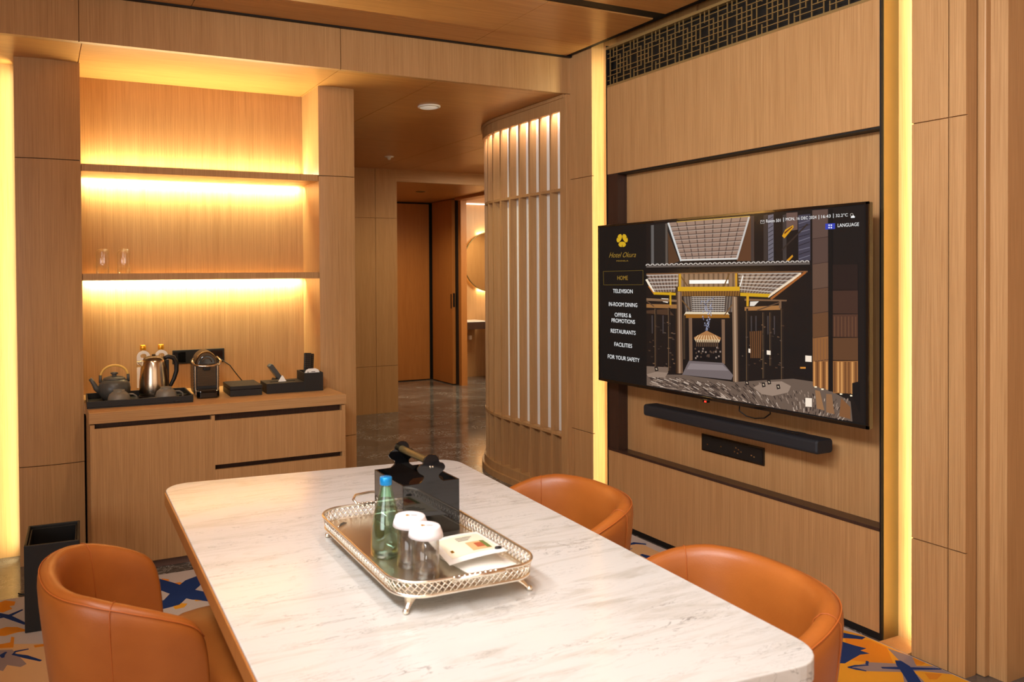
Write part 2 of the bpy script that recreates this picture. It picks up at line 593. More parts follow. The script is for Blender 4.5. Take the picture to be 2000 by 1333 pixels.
# room ceiling with veneer panels and track; black infill paints the shade of its gaps
b = NB()
box(b, -3.2, 3.3, -3.2, 3.98, ZC+.06, ZC+.10, 1)
for x0, x1 in split(-3.2, 2.945, (-.9, .7, 2.282)):
    for y0, y1 in ((-3.2, .3), (.303, 3.075), (3.165, 3.664), (3.667, 3.90)):
        box(b, x0, x1, y0, y1, ZC, ZC+.06, 0)
box(b, -3.2, 2.99, 3.902, 3.9245, ZC-.006, ZC+.05, 1)
box(b, -3.2, 2.947, 3.078, 3.162, ZC+.006, ZC+.05, 1)
box(b, 2.947, 2.990, -3.2, 3.902, ZC+.006, ZC+.05, 1)
struct(obj('ceiling', b, ['wood_ceiling', 'dark']))

# hallway and niche ceiling
b = NB()
panels(b, (-3.2, 8.2, YB+.02, 7.47, ZB, ZB+.1), 'Z', -1, (.2, 1.488, 2.09, 3.2, 3.56), (5.9,))
struct(obj('ceiling_hallway', b, ['wood_ceiling', 'dark']))
# beam over the niche
b = NB()
panels(b, (-3.2, XT, YB, YB+.035, ZB-.001, ZC+.06), 'Y', -1, (.187, 1.49), ())
struct(obj('trim_1', b, ['wood', 'dark']))

# pilasters: bowed front, horizontal joints
def pilaster(name, x0, x1, y0, y1, seams, z1=ZB, sag=.012):
    b = NB()
    box(b, x0+.004, x1-.004, y0+.012, y1, 0, z1, 1)
    n = 8
    front = []
    for i in range(n+1):
        u = i/n
        front.append((x0+(x1-x0)*u, y0-sag*(1-(2*u-1)**2)))
    pts = front+[(x1, y1), (x0, y1)]
    for a, c in split(0, z1, seams, .004):
        prism(b, pts, a, c, 0)
    return struct(obj(name, b, ['wood', 'dark']))
pilaster('trim_2', -.100, .207, YP, 4.74, (.50, 2.055))
pilaster('trim_3', 1.499, 1.722, YP, 4.74, (.50, 2.035))

# niche back wall and the wall going left
b = NB(); box(b, .18, 1.55, YN, YN+.08, 0, ZB+.02)
struct(obj('wall_back', b, 'wood'))
b = NB(); box(b, -3.2, -.08, 4.50, 4.60, 0, ZB+.02)
struct(obj('wall_back_left', b, 'wood'))

# shelves
for nm, z0, z1, lab in (('upper', 2.004, 2.041, 'upper oak wall shelf lit by strips above and below'), ('lower', 1.436, 1.472, 'lower oak wall shelf carrying two glasses')):
    t = thing('wall_shelf', lab, 'shelf', (.853, 4.48, z0), 0, 'shelves in the lit niche')
    L = 1.496-.209
    b = NB(); box(b, -L/2, L/2, -.145, .115, 0, z1-z0)
    obj('board', b, 'wood', t)
    b = NB(); box(b, -L/2, L/2, .115, .121, .010, .022)
    obj('light_strip', b, 'led', t)

# TV wall: pillar pieces, grooves, framed TV bay ---------------------------
b = NB()
panels(b, (XT, XT+.09, 3.72, YB+.0, 0, ZC+.06), 'X', -1, (), (.50, 2.03))
box(b, XT+.088, XT+.2, 3.0, YB, 0, ZC+.06, 0)
struct(obj('wall_right', b, ['wood', 'dark']))
# corner post carrying on into the hallway, beside the curved screen
# back of grooves + light base
b = NB(); box(b, 3.09, 3.2, 1.6, 3.8, 0, ZC+.06)
struct(obj('wall_right_groove', b, 'wood'))
b = NB(); box(b, XT-.02, 3.09, 1.87, 1.98, 0, .009)
struct(obj('trim_4', b, 'wood'))
# near pillar with stepped return
b = NB()
panels(b, (XT, XT+.06, 1.68, 1.868, 0, ZC+.06), 'X', -1, (1.738,), (.447, 2.005))
box(b, XT+.058, 3.4, 1.684, 1.868, 0, ZC+.06, 0)
struct(obj('wall_right_pillar', b, ['wood', 'dark']))
b = NB(); box(b, 3.062, 3.108, 1.655, 1.684, 0, ZC+.06)
struct(obj('trim_5', b, 'wood', bevel=.004))
b = NB(); box(b, 3.212, 3.4, -3.2, 1.684, 0, ZC+.06)
struct(obj('wall_right_front', b, 'wood'))

# the projecting TV bay
YL, YR = 3.595, 1.984     # far and near ends
t = struct(thing('television_bay', 'oak veneer television bay with dark recess ledge and brass side', 'wall panel', (XT, 2.79, 0)))
t['kind'] = 'thing'
ox, oy = XT, 2.79
def tb(bm, x0, x1, y0, y1, z0, z1, mi=0):
    box(bm, x0-ox, x1-ox, y0-oy, y1-oy, z0, z1, mi)
b = NB(); tb(b, XT+.003, 3.088, YR+.006, YL-.006, .03, .433); obj('lower_panel', b, 'wood', t, .002)
b = NB(); tb(b, XT+.003, 3.088, YR+.006, YL-.006, 2.02, 2.520); obj('upper_panel', b, 'wood', t, .002)
b = NB(); tb(b, 3.065, 3.088, YR+.004, YL-.09, .44, 2.02); obj('recess_panel', b, 'wood', t)
b = NB(); tb(b, XT+.006, 3.065, YL-.09, YL-.008, .446, 2.02); obj('recess_side', b, 'dark_wood', t)
b = NB(); tb(b, XT, 3.066, YR+.004, YL-.008, .433, .446); obj('ledge', b, 'dark_wood', t)
b = NB(); tb(b, XT+.008, 3.066, YR+.004, YL-.008, 2.012, 2.021); obj('reveal', b, 'dark', t)
b = NB(); tb(b, XT+.008, 3.088, YR+.008, YL-.008, 0, .03); obj('toe_kick', b, 'dark', t)
b = NB(); tb(b, XT, XT+.008, YR-.001, YR+.007, 0, 2.76); obj('edge_trim', b, 'dark', t)
b = NB(); tb(b, XT+.001, 3.088, YL-.007, YL, 0, 2.76); obj('edge_trim', b, 'dark', t)
b = NB(); tb(b, XT+.008, 3.088, YR-.005, YR, 0, 2.76); obj('brass_side', b, 'brass', t)

# lattice grille
t = thing('air_grille', 'long bronze lattice grille above the television bay', 'grille', (XT, 2.79, 2.52))
H = .215
b = NB(); box(b, .045, .06, YR+.01-oy, YL-.01-oy, 0, .24); obj('backing', b, 'dark', t)
b = NB()
box(b, .004, .03, YR+.008-oy, YL-.008-oy, 0, .012)
box(b, -.004, .03, YR+.008-oy, YL-.008-oy, H, H+.014)
obj('frame', b, 'bronze', t)
b = NB()
P6 = .1665/6*1.0
z0g = .012
hh = (H-.012)/8
def vy(c):
    return YL-.03-oy-c*P6
rb = .0032
def vert(c, r0, r1):
    y = vy(c)
    if YR+.012-oy < y < YL-.012-oy:
        box(b, .006, .012, y-rb/2, y+rb/2, z0g+(8-r1)*hh, z0g+(8-r0)*hh)
def horiz(c0, c1, r):
    ya, yb = vy(c0), vy(c1)
    ya = min(ya, YL-.012-oy); yb = max(yb, YR+.012-oy)
    if ya > yb:
        z = z0g+(8-r)*hh
        box(b, .003, .009, yb, ya, z-rb/2, z+rb/2)
for k in range(-1, 11):
    c = k*6
    vert(c, 0, 8); vert(c+1, 0, 2.2); vert(c+1, 6.3, 8); vert(c+2, 0, 8); vert(c+3, 1.8, 6.1); vert(c+4, 0, 8); vert(c+5, 1.9, 6.1)
    horiz(c+1, c+6, 1); horiz(c+4.2, c+9, 2); horiz(c+2.2, c+5, 4); horiz(c+4.2, c+9, 6); horiz(c+1, c+6, 7)
horiz(0, 60, 3); horiz(0, 60, 5)
obj('lattice', b, 'bronze', t)

# black trough between ceiling and TV wall
b = NB(); box(b, 2.945, XT+.09, -3.2, YB, ZC+.045, ZC+.06)
struct(obj('trim_6', b, 'dark'))

# ================================================================== HALLWAY
b = NB(); box(b, 1.55, 1.73, 4.74, 7.47, 0, ZB)
struct(obj('wall_hall_left', b, 'wood'))
b = NB()
panels(b, (1.6, 3.452, 7.47, 9.6, 0, ZB), 'Y', -1, (2.65, 3.205), (.495, 2.043))
struct(obj('wall_hall', b, ['wood', 'dark']))
b = NB(); box(b, 3.452, 8.2, 7.47, 7.53, 2.432, ZB+.1); 
struct(obj('trim_7', b, 'wood_x'))
b = NB(); box(b, 3.3, 8.2, 7.53, 10.2, 2.434, 2.5)
struct(obj('ceiling_corridor', b, 'wood_ceiling'))
b = NB(); box(b, 3.3, 5.0, 9.60, 9.7, 0, 2.45)
struct(obj('wall_corridor', b, 'dark'))
t = struct(thing('door_1', 'amber oak door closed at the end of the corridor', 'door', (4.2, 9.56, 0)))
t['kind'] = 'structure'
b = NB(); box(b, -.72, .70, 0, .04, .012, 2.41); obj('leaf', b, 'wood_door', t)
# sliding door standing in front of its pocket
t = thing('door_2', 'amber oak sliding door with black pull at the corridor side', 'door', (4.93, 9.25, 0))
t['kind'] = 'structure'
b = NB(); box(b, 0, .045, -.29, .27, .012, 2.425); obj('leaf', b, 'wood_door', t)
b = NB(); box(b, .008, .036, -.294, -.288, 1.02, 1.20); obj('pull_handle', b, 'black', t)
b = NB(); box(b, -.003, 0, -.275, -.245, 1.0, 1.19); obj('flush_pull', b, 'black', t)
b = NB(); box(b, 4.975, 5.0, 8.9, 9.6, 0, 2.44); struct(obj('trim_8', b, 'dark'))
b = NB(); box(b, 4.99, 5.075, 8.83, 9.6, 0, 2.44); struct(obj('trim_9', b, 'wood_door'))
b = NB(); box(b, 4.90, 5.075, 7.53, 8.83, 2.40, 2.44); struct(obj('trim_10', b, 'wood_door'))
b = NB(); box(b, 4.99, 5.075, 5.6, 7.9, 0, 2.44); struct(obj('wall_hall_right', b, 'wood'))
# bathroom
b = NB(); box(b, 5.0, 8.2, 9.55, 9.65, 0, 2.5); struct(obj('wall_bathroom', b, 'wood'))
b = NB(); box(b, 7.6, 7.7, 5.6, 9.65, 0, 2.5); struct(obj('wall_bathroom_right', b, 'wood'))
b = NB(); box(b, 5.08, 7.6, 7.45, 7.55, 0, 2.43); struct(obj('wall_bathroom_front', b, 'wood'))
t = thing('round_mirror', 'round backlit mirror on the bathroom wall', 'mirror', (5.83, 9.545, 1.62))
b = NB()
pts = [(.41*math.cos(2*math.pi*i/64), .41*math.sin(2*math.pi*i/64)) for i in range(64)]
prism(b, pts, -.05, -.04, 0, 'Y'); obj('mirror_glass', b, 'mirror', t)
b = NB()
ring = [(.415*math.cos(2*math.pi*i/64), -.042, .415*math.sin(2*math.pi*i/64)) for i in range(64)]
tube(b, ring, .009, 6, closed=True); obj('frame', b, 'brass', t)
b = NB()
ring = [(.37*math.cos(2*math.pi*i/64), -.03, .37*math.sin(2*math.pi*i/64)) for i in range(64)]
tube(b, ring, .008, 6, closed=True); obj('light_ring', b, 'led', t)
b = NB(); prism(b, [(.36*math.cos(2*math.pi*i/48), .36*math.sin(2*math.pi*i/48)) for i in range(48)], -.04, 0, 0, 'Y'); obj('back_box', b, 'white', t)
for dx, dz in ((0, .30), (0, -.30), (-.30, 0), (.3, 0)):
    area('mirror_backlight', (5.83+dx*1.32, 9.52, 1.62+dz*1.32), .35, 1.6, (1, .78, .45), (dx, .6, dz), .03)
t = thing('stone_counter', 'dark stone bathroom counter with white top beside the basin', 'counter', (5.40, 9.28, .69))
b = NB(); box(b, -.34, .22, -.02, .26, 0, .10); obj('stone_front', b, 'dark_wood', t)
b = NB(); box(b, -.34, .22, -.02, .26, .10, .115); obj('top', b, 'ceramic', t)
b = NB()
lathe(b, [(0, .70), (.20, .70), (.255, .835), (.262, .86), (.25, .862), (.20, .80), (0, .78)], 40)
b2 = NB()
lathe(b2, [(0, 0), (.185, 0), (.19, .02), (.225, .5), (.262, .865), (.25, .868), (.20, .80), (0, .78)], 40)
b.free()
o = obj('pedestal_basin', b2, 'ceramic'); o.location = (5.89, 9.22, 0)
tag(o, 'white round pedestal basin below the round mirror', 'basin')
o = bx('roll_holder', (-.02, .02, -.03, .03, -.03, .03), 'ceramic', bevel=.008); o.location = (5.50, 9.50, .56)
tag(o, 'small white holder on the bathroom wall under the counter', 'holder')
b = NB(); tube(b, [(5.32, 9.50, 2.43), (6.9, 9.50, 2.43)], .008, 6); o = obj('cove_light', b, 'led_cool')
tag(o, 'thin light line where the bathroom wall meets its ceiling', 'light')

# ceiling fixtures in the hallway
def fixture(name, label, cat, p, r, mat, group=None):
    t = thing(name, label, cat, p, 0, group)
    b = NB(); lathe(b, [(r, 0), (r, -.006), (r*.8, -.010), (r*.8, 0)], 32); obj('rim', b, 'white', t)
    b = NB(); lathe(b, [(0, -.007), (r*.78, -.007), (r*.78, 0)], 32); obj('lens', b, mat, t)
fixture('downlight', 'round white recessed downlight in hallway ceiling, nearer one', 'downlight', (2.354, 4.576, ZB), .075, 'lamp_glass')
t = thing('sprinkler', 'small white sprinkler head in the hallway ceiling further back', 'sprinkler', (3.006, 6.668, ZB))
b = NB(); lathe(b, [(.045, 0), (.045, -.005), (.02, -.008), (.012, -.03), (0, -.032)], 20); obj('head', b, 'white', t)
t = thing('corridor_downlight', 'dark round recessed downlight in the low corridor ceiling', 'downlight', (4.15, 8.3, 2.434))
b = NB(); lathe(b, [(.06, 0), (.06, -.005), (.045, -.006), (.045, 0)], 24); obj('rim', b, 'brass', t)
b = NB(); lathe(b, [(0, -.002), (.045, -.002), (.045, 0)], 24); obj('lens', b, 'dark', t)

# ================================================================== CURVED SCREEN
XS, YS0, RS = 2.975, 4.675, .85
Y_START = 3.945
def scr(s):
    """plan point, outward normal at arc length s from the start of the screen"""
    L1 = YS0-Y_START
    if s <= L1:
        return Vector((XS, Y_START+s, 0)), Vector((-1, 0, 0))
    a = (s-L1)/RS
    if a <= math.pi/2:
        return Vector((XS+RS-RS*math.cos(a), YS0+RS*math.sin(a), 0)), Vector((-math.cos(a), math.sin(a), 0))
    return Vector((XS+RS+(s-L1-RS*math.pi/2), YS0+RS, 0)), Vector((0, 1, 0))
def ribbon(bm, s0, s1, o0, o1, z0, z1, n=40, mi=0):
    """curved bar: o0 outer offset, o1 inner offset measured inward from the face"""
    P = []
    for i in range(n+1):
        p, nn = scr(s0+(s1-s0)*i/n)
        a, c = p-nn*o0, p-nn*o1
        P.append([Vector((a.x, a.y, z0)), Vector((a.x, a.y, z1)), Vector((c.x, c.y, z1)), Vector((c.x, c.y, z0))])
    V = grid_mesh(bm, P, mi, False, close_v=True)
    bm.faces.new(V[0]); bm.faces.new(V[-1][::-1])
scr_t = thing('curved_screen', 'curved oak slatted screen with glowing upper band at hallway corner', 'screen')
ST = 3.4
b = NB(); ribbon(b, 0, ST, -.012, .016, 2.462, ZB-.003); ribbon(b, 0, ST, -.022, .010, 2.535, ZB-.002); obj('header', b, 'wood', scr_t)
b = NB(); ribbon(b, 0, ST, .0, .095, 1.966, 1.984); obj('upper_rail', b, 'wood', scr_t)
b = NB(); ribbon(b, 0, ST, -.004, .095, .432, .450); obj('lower_rail', b, 'wood', scr_t)
b = NB(); ribbon(b, 0, ST, -.03, .10, 0, .045); ribbon(b, 0, ST, -.012, .10, .045, .10); obj('base', b, 'wood', scr_t)
b = NB(); box(b, XS-.014, XS+.10, Y_START-.02, Y_START+.045, 0, ZB-.003); obj('post', b, 'wood', scr_t, .003)
b = NB(); ribbon(b, .04, ST, .052, .058, 1.984, 2.55); obj('glowing_backing', b, 'frost', scr_t)
b = NB(); ribbon(b, .04, ST, .052, .058, .45, 1.966); obj('frosted_backing', b, 'frost', scr_t)
b = NB(); ribbon(b, .04, ST, .052, .058, .10, .432); obj('lower_backing', b, 'wood', scr_t)
s = .045
fin_first = None
while s < 2.6:
    p, nn = scr(s)
    tt = Vector((-nn.y, nn.x, 0))
    b = NB()
    q = [p-nn*0.0-tt*.008, p-nn*.053-tt*.008, p-nn*.053+tt*.008, p+tt*.008]
    for z0, z1 in ((.10, .432), (.45, 1.966), (1.984, 2.53)):
        prism(b, [(v.x, v.y) for v in q], z0, z1)
    obj('fin', b, 'wood', scr_t)
    s += .118
# concealed lighting of the upper band
for i in range(15):
    s = .105+i*.118
    p, nn = scr(s)
    q = p-nn*.034
    area('screen_glow', (q.x, q.y, 2.535), .09, 3.2, (1, .90, .78), (0, 0, -1), .022)
# solid core behind the screen so that light does not leak
b = NB(); ribbon(b, 0, 3.4, .12, .14, 0, ZB-.003); struct(obj('wall_screen_core', b, 'wood'))

# ================================================================== SIDEBOARD
t = thing('sideboard', 'oak sideboard cabinet with one door and two drawers below niche', 'cabinet', (.873, YK, 0))
X0, X1 = .218-.873, 1.527-.873
b = NB()
box(b, X0, X0+.02, .0, .62, .045, .742); box(b, X1-.02, X1, .0, .62, .045, .742)
box(b, X0+.02, X1-.02, .035, .61, .045, .742, 1)  # carcass coloured dark as the shade inside door and drawer grooves
box(b, .805-.873-.009, .805-.873+.009, .0, .05, .045, .742)
obj('body', b, ['wood', 'dark_wood'], t)
b = NB(); box(b, X0+.003, -.071, -.002, .018, .045, .722); obj('door', b, 'wood', t, .0015)
b = NB(); box(b, -.063, X1, -.002, .018, .487, .714); obj('drawer', b, 'wood', t, .0015)
b = NB(); box(b, -.063, X1, -.002, .018, .045, .462); obj('drawer', b, 'wood', t, .0015)
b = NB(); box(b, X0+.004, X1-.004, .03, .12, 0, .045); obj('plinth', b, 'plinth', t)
b = NB(); box(b, .213, 1.530, YK-.006, YP-.014, .748, .800); box(b, .2075, 1.4985, YP-.014, YN, .748, .800)
o = obj('countertop', b, 'wood_x'); tag(o, 'thick oak countertop on the sideboard in the niche', 'countertop')

# ---- things on the countertop
ZK = .800
# serving tray
t = thing('serving_tray', 'black rectangular serving tray on the left of the countertop', 'tray', (.475, 4.275, ZK), R(-2))
W, D_ = .258, .155
b = NB(); prism(b, rrect(-W, W, -D_, D_, .006), 0, .006); obj('base', b, 'black', t)
b = NB()
for q in ((-W, W, -D_, -D_+.008), (-W, W, D_-.008, D_), (-W, -W+.008, -D_+.008, D_-.008), (W-.008, W, -D_+.008, D_-.008)):
    box(b, *q, .006, .036)
obj('rim', b, 'black_leather', t, .0015)
ZT = ZK+.006
# teapot
t = thing('teapot', 'dark stoneware teapot with arched cane handle on the black tray', 'teapot', (.360, 4.350, ZT))
b = NB(); lathe(b, [(0, 0), (.055, 0), (.062, .006), (.078, .03), (.082, .055), (.077, .078), (.060, .095), (.052, .098), (.050, .094), (0, .09)], 40); obj('body', b, 'clay_dark', t)
b = NB(); lathe(b, [(.056, .098), (.054, .103), (.03, .111), (.012, .113), (.012, .118), (.02, .122), (.018, .129), (0, .131)], 32); obj('lid', b, 'clay_dark', t)
b = NB(); tube(b, [(-.070, 0, .045), (-.092, 0, .06), (-.105, 0, .085), (-.120, 0, .105)], [.018, .014, .011, .009], 12); obj('spout', b, 'clay_dark', t)
b = NB(); tube(b, [(.068*math.cos(R(a)), 0, .112+.05*math.sin(R(a))) for a in range(0, 181, 12)], .0055, 8); obj('handle', b, 'bamboo', t)
b = NB()
for s in (-1, 1):
    bb = NB(); tube(bb, [(s*.070, 0, .082), (s*.069, 0, .118)], .008, 8); obj('handle_lug', bb, 'clay_dark', t)
b.free()
t.scale = (1, 1, 1.12)
# kettle
t = thing('electric_kettle', 'brushed steel electric kettle with black loop handle', 'kettle', (.560, 4.335, ZT))
b = NB(); lathe(b, [(0, .012), (.074, .012), (.078, .03), (.076, .08), (.068, .15), (.062, .180), (.058, .192), (.052, .197), (0, .197)], 48); obj('body', b, 'steel', t)
b = NB(); lathe(b, [(0, 0), (.080, 0), (.080, .010), (.074, .014), (0, .014)], 40); obj('power_base', b, 'black', t)
b = NB(); lathe(b, [(.058, .192), (.05, .204), (.03, .211), (0, .213)], 40); obj('lid', b, 'steel_dark', t)
b = NB(); prism(b, [(-.055, .192), (-.092, .186), (-.052, .150)], -.014, .014, 0, 'Y'); obj('spout', b, 'steel', t, .003)
b = NB(); tube(b, [(.050, 0, .197), (.075, 0, .205), (.103, 0, .198), (.118, 0, .17), (.118, 0, .13), (.105, 0, .09), (.088, 0, .058), (.074, 0, .045)], [.009, .012, .013, .013, .012, .011, .01, .008], 12); obj('handle', b, 'black', t)
b = NB(); box(b, .058, .078, -.012, .012, .03, .19); obj('handle_spine', b, 'black', t, .003)
b = NB(); lathe(b, [(0, .212), (.010, .212), (.010, .220), (0, .222)], 20); obj('lid_knob', b, 'steel_dark', t)
t.scale = (1, 1, 1.05)
# upside-down cups
def cup(x, y, lab):
    t = thing('teacup', lab, 'cup', (x, y, ZT), 0, 'upturned stoneware cups on the black tray')
    b = NB(); lathe(b, [(.054, 0), (.057, .005), (.056, .028), (.048, .050), (.034, .062), (.028, .065), (.028, .073), (.024, .073), (.023, .067), (0, .067)], 36)
    lathe(b, [(.054, 0), (.051, 0), (.050, .025), (.043, .046), (.02, .058), (0, .060)], 36); obj('bowl', b, 'clay', t)
    b = NB(); tube(b, [(.048, 0, .048), (.068, 0, .047), (.084, 0, .036), (.086, 0, .020), (.072, 0, .010), (.054, 0, .012)], .0045, 8); obj('handle', b, 'clay', t)
cup(.368, 4.185, 'grey stoneware cup upside down in front of the teapot')
cup(.600, 4.18, 'grey stoneware cup upside down in front of the kettle')
# plug
t = thing('power_plug', 'black power plug with metal pins lying in the black tray', 'plug', (.695, 4.215, ZT), R(40))
b = NB(); box(b, -.022, .022, -.015, .015, 0, .024); obj('body', b, 'black', t, .005)
b = NB(); box(b, -.014, -.010, .014, .034, .010, .016); box(b, .010, .014, .014, .034, .010, .016); obj('pins', b, 'chrome', t)
b = NB(); tube(b, [(0, -.012, .012), (-.02, -.05, .008), (-.07, -.06, .005), (-.12, -.04, .005)], .004, 6); obj('cord', b, 'black', t)
# sachets
for i, (x, y, a, lab) in enumerate(((.452, 4.168, 10, 'small cream sugar sachet beside the left cup'), (.690, 4.166, -12, 'small cream sugar sachet beside the right cup'))):
    b = NB(); prism(b, rrect(-.022, .022, -.010, .010, .002, 2), 0, .004); o = obj('sugar_sachet', b, 'white', None, .001)
    o.location = (x, y, ZT); o.rotation_euler = (0, 0, R(a)); tag(o, lab, 'sachet', 'sachets in the black tray')
# water bottles with collars
def cbottle(x, lab):
    t = thing('water_bottle', lab, 'bottle', (x, 4.585, ZK), 0, 'gold capped bottles behind the kettle')
    t.scale = (1, 1, 1.13)
    b = NB(); lathe(b, [(0, 0), (.032, 0), (.034, .004), (.034, .13), (.030, .150), (.016, .178), (.014, .205), (.014, .212)], 32); obj('glass_body', b, 'glass', t)
    b = NB(); lathe(b, [(.0155, .212), (.0165, .214), (.0165, .234), (.0145, .237), (0, .237)], 24); obj('cap', b, 'gold', t)
    b = NB()
    arch = [(-.036, .142), (.036, .142), (.036, .180)]+[(.036*math.cos(R(a)), .180+.030*math.sin(R(a))) for a in range(15, 180, 15)]+[(-.036, .180)]
    hole = [(.016*math.cos(R(a)), .188+.012*math.sin(R(a))) for a in range(0, 360, 20)]
    # collar: front card with an oval opening
    n = 36
    def outer(a):
        dx, dz = math.cos(a), math.sin(a)
        best = 9
        for i in range(len(arch)):
            x1_, z1_ = arch[i]; x2_, z2_ = arch[(i+1) % len(arch)]
            ex, ez = x2_-x1_, z2_-z1_
            den = dx*ez-dz*ex
            if abs(den) < 1e-9: continue
            tq = ((x1_)*ez-(z1_-.180)*ex)/den
            uq = ((x1_)*dz-(z1_-.180)*dx)/den
            if tq > 0 and -1e-6 <= uq <= 1+1e-6: best = min(best, tq)
        return (dx*best, .180+dz*best)
    P = []
    for i in range(n):
        a = 2*math.pi*i/n
        ox_, oz_ = outer(a)
        ix_, iz_ = .0165*math.cos(a), .184+.011*math.sin(a)
        P.append([Vector((ox_, -.020, oz_)), Vector((ix_, -.020, iz_)), Vector((ix_, -.0185, iz_)), Vector((ox_, -.0185, oz_))])
    grid_mesh(b, P, 0, False, close_u=True, close_v=True)
    obj('paper_collar', b, 'white', t)
    b = NB(); lathe(b, [(.0345, .025), (.0345, .125)], 32); obj('paper_label', b, 'lidpaper', t)
cbottle(.534, 'gold capped water bottle with white paper collar, left of two behind kettle')
cbottle(.632, 'gold capped water bottle with white paper collar, right of two behind kettle')
# socket plate
t = thing('socket_plate', 'long black socket plate on the niche wall behind coffee machine', 'socket', (.852, YN, .985))
b = NB(); box(b, -.150, .150, -.010, 0, -.040, .040); obj('plate', b, 'black', t, .002)
for xx in (-.11, .105):
    b = NB(); box(b, xx-.034, xx+.034, -.0125, -.010, -.032, .030); obj('socket', b, 'black_gloss', t, .001)
# coffee machine
t = thing('coffee_machine', 'compact black capsule coffee machine with chrome lever', 'coffee machine', (.828, 4.30, ZK), R(-3))
b = NB()
side = [(-.055, .02), (.11, .02), (.11, .205), (.09, .225), (-.02, .225), (-.055, .19)]
prism(b, [(-.062, .012), (.062, .012), (.066, .03), (.066, .19), (-.066, .19), (-.066, .03)], -.03, .11, 0, 'Y')
obj('body', b, 'black_leather', t, .004)
for sx in (-1, 1):
    b = NB()
    box(b, *(sorted((sx*.0655, sx*.067))), -.028, .108, .026, .190)
    for i in range(11):
        z = .030+i*.0145
        box(b, *(sorted((sx*.066, sx*.0690))), -.026, .106, z, z+.008)
    obj('ribbed_side', b, 'steel_dark', t)
b = NB()
box(b, -.050, .050, -.032, -.029, .058, .166)
for i in range(9):
    z = .062+i*.0115
    box(b, -.050, .050, -.036, -.030, z, z+.0065)
obj('ribbed_front', b, 'steel_dark', t)
for sx in (-1, 1):
    b = NB(); box(b, *sorted((sx*.063, sx*.056)), -.037, -.03, .01, .18); obj('side_rail', b, 'steel', t, .001)
b = NB()   # domed head
P = []
for j in range(9):
    y = -.045+.155*j/8
    sc = 1.0 if j not in (0, 8) else .86
    P.append([Vector((.062*sc*math.cos(R(a)), y, .172+.075*sc*math.sin(R(a)))) for a in range(0, 181, 12)])
V = grid_mesh(b, P)
b.faces.new(V[0]); b.faces.new(V[-1][::-1])
obj('head', b, 'steel_dark', t)
b = NB(); prism(b, [(.044*math.cos(R(a)), .178+.048*math.sin(R(a))) for a in range(0, 181, 12)], -.052, -.044, 0, 'Y'); obj('head_face', b, 'black_gloss', t, .002)
b = NB(); tube(b, [(.026*math.cos(R(a)), -.054, .185+.026*math.sin(R(a))) for a in range(10, 171, 16)], .003, 6); obj('button_ring', b, 'steel_dark', t)
b = NB(); tube(b, [(-.066, .0, .205), (-.074, -.03, .192), (-.066, -.058, .176), (-.03, -.072, .170), (0, -.076, .169), (.03, -.072, .170), (.066, -.058, .176), (.078, -.03, .192), (.062, .0, .210)], .0055, 10); obj('lever', b, 'chrome', t)
b = NB(); prism(b, [(-.058, -.035), (.058, -.035), (.060, -.085), (.045, -.105), (-.045, -.105), (-.060, -.085)], 0, .042); obj('drip_tray', b, 'black_gloss', t, .006)
b = NB(); prism(b, [(-.05, -.04), (.05, -.04), (.05, -.083), (.04, -.097), (-.04, -.097), (-.05, -.083)], .042, .045); obj('drip_grid', b, 'steel_dark', t)
b = NB(); box(b, -.018, .018, -.06, -.03, .145, .165); obj('coffee_outlet', b, 'black', t, .004)
# flat box
t = thing('storage_box', 'flat black leather box between coffee machine and tissue organiser', 'box', (1.03, 4.30, ZK), R(-2))
b = NB(); box(b, -.087, .087, -.11, .11, 0, .034); obj('base', b, 'black_leather', t, .002)
b = NB(); box(b, -.088, .088, -.111, .111, .036, .056); obj('lid', b, 'black_leather', t, .002)
b = NB(); prism(b, [(-.02, .040), (-.016, .036), (.016, .036), (.02, .040)], -.1125, -.110, 0, 'Y'); obj('finger_notch', b, 'dark', t)
# organiser with tissues
t = thing('tissue_organizer', 'black organiser with tissue slot and raised remote compartment', 'organizer', (1.300, 4.27, ZK), R(-2))
b = NB()
box(b, -.155, .060, -.075, .085, 0, .004)
box(b, -.155, .060, -.075, -.067, .004, .050); box(b, -.155, .060, .077, .085, .004, .050); box(b, -.155, -.147, -.067, .077, .004, .050)
sl = .052
box(b, -.155, .060, -.075, -.010, .050, .056); box(b, -.155, .060, .014, .085, .050, .056)
box(b, -.155, -.118, -.010, .014, .050, .056); box(b, .028, .060, -.010, .014, .050, .056)
obj('tissue_case', b, 'black_leather', t, .001)
b = NB()
box(b, .060, .170, -.075, .085, 0, .004)
box(b, .060, .170, -.075, -.069, .004, .104); box(b, .060, .170, .079, .085, .004, .104)
box(b, .060, .067, -.069, .079, .004, .104); box(b, .163, .170, -.069, .079, .004, .104); box(b, .067, .163, .010, .014, .004, .100)
obj('compartment', b, 'black_leather', t, .001)
b = NB()
vs = [b.verts.new(p) for p in ((-.075, -.006, .045), (-.020, -.006, .045), (-.020, .010, .045), (-.075, .010, .045), (-.050, .004, .088), (-.044, .004, .088))]
for q in ((0, 1, 5, 4), (1, 2, 5), (2, 3, 4, 5), (3, 0, 4)):
    b.faces.new([vs[i] for i in q])
obj('tissue', b, 'white', t)
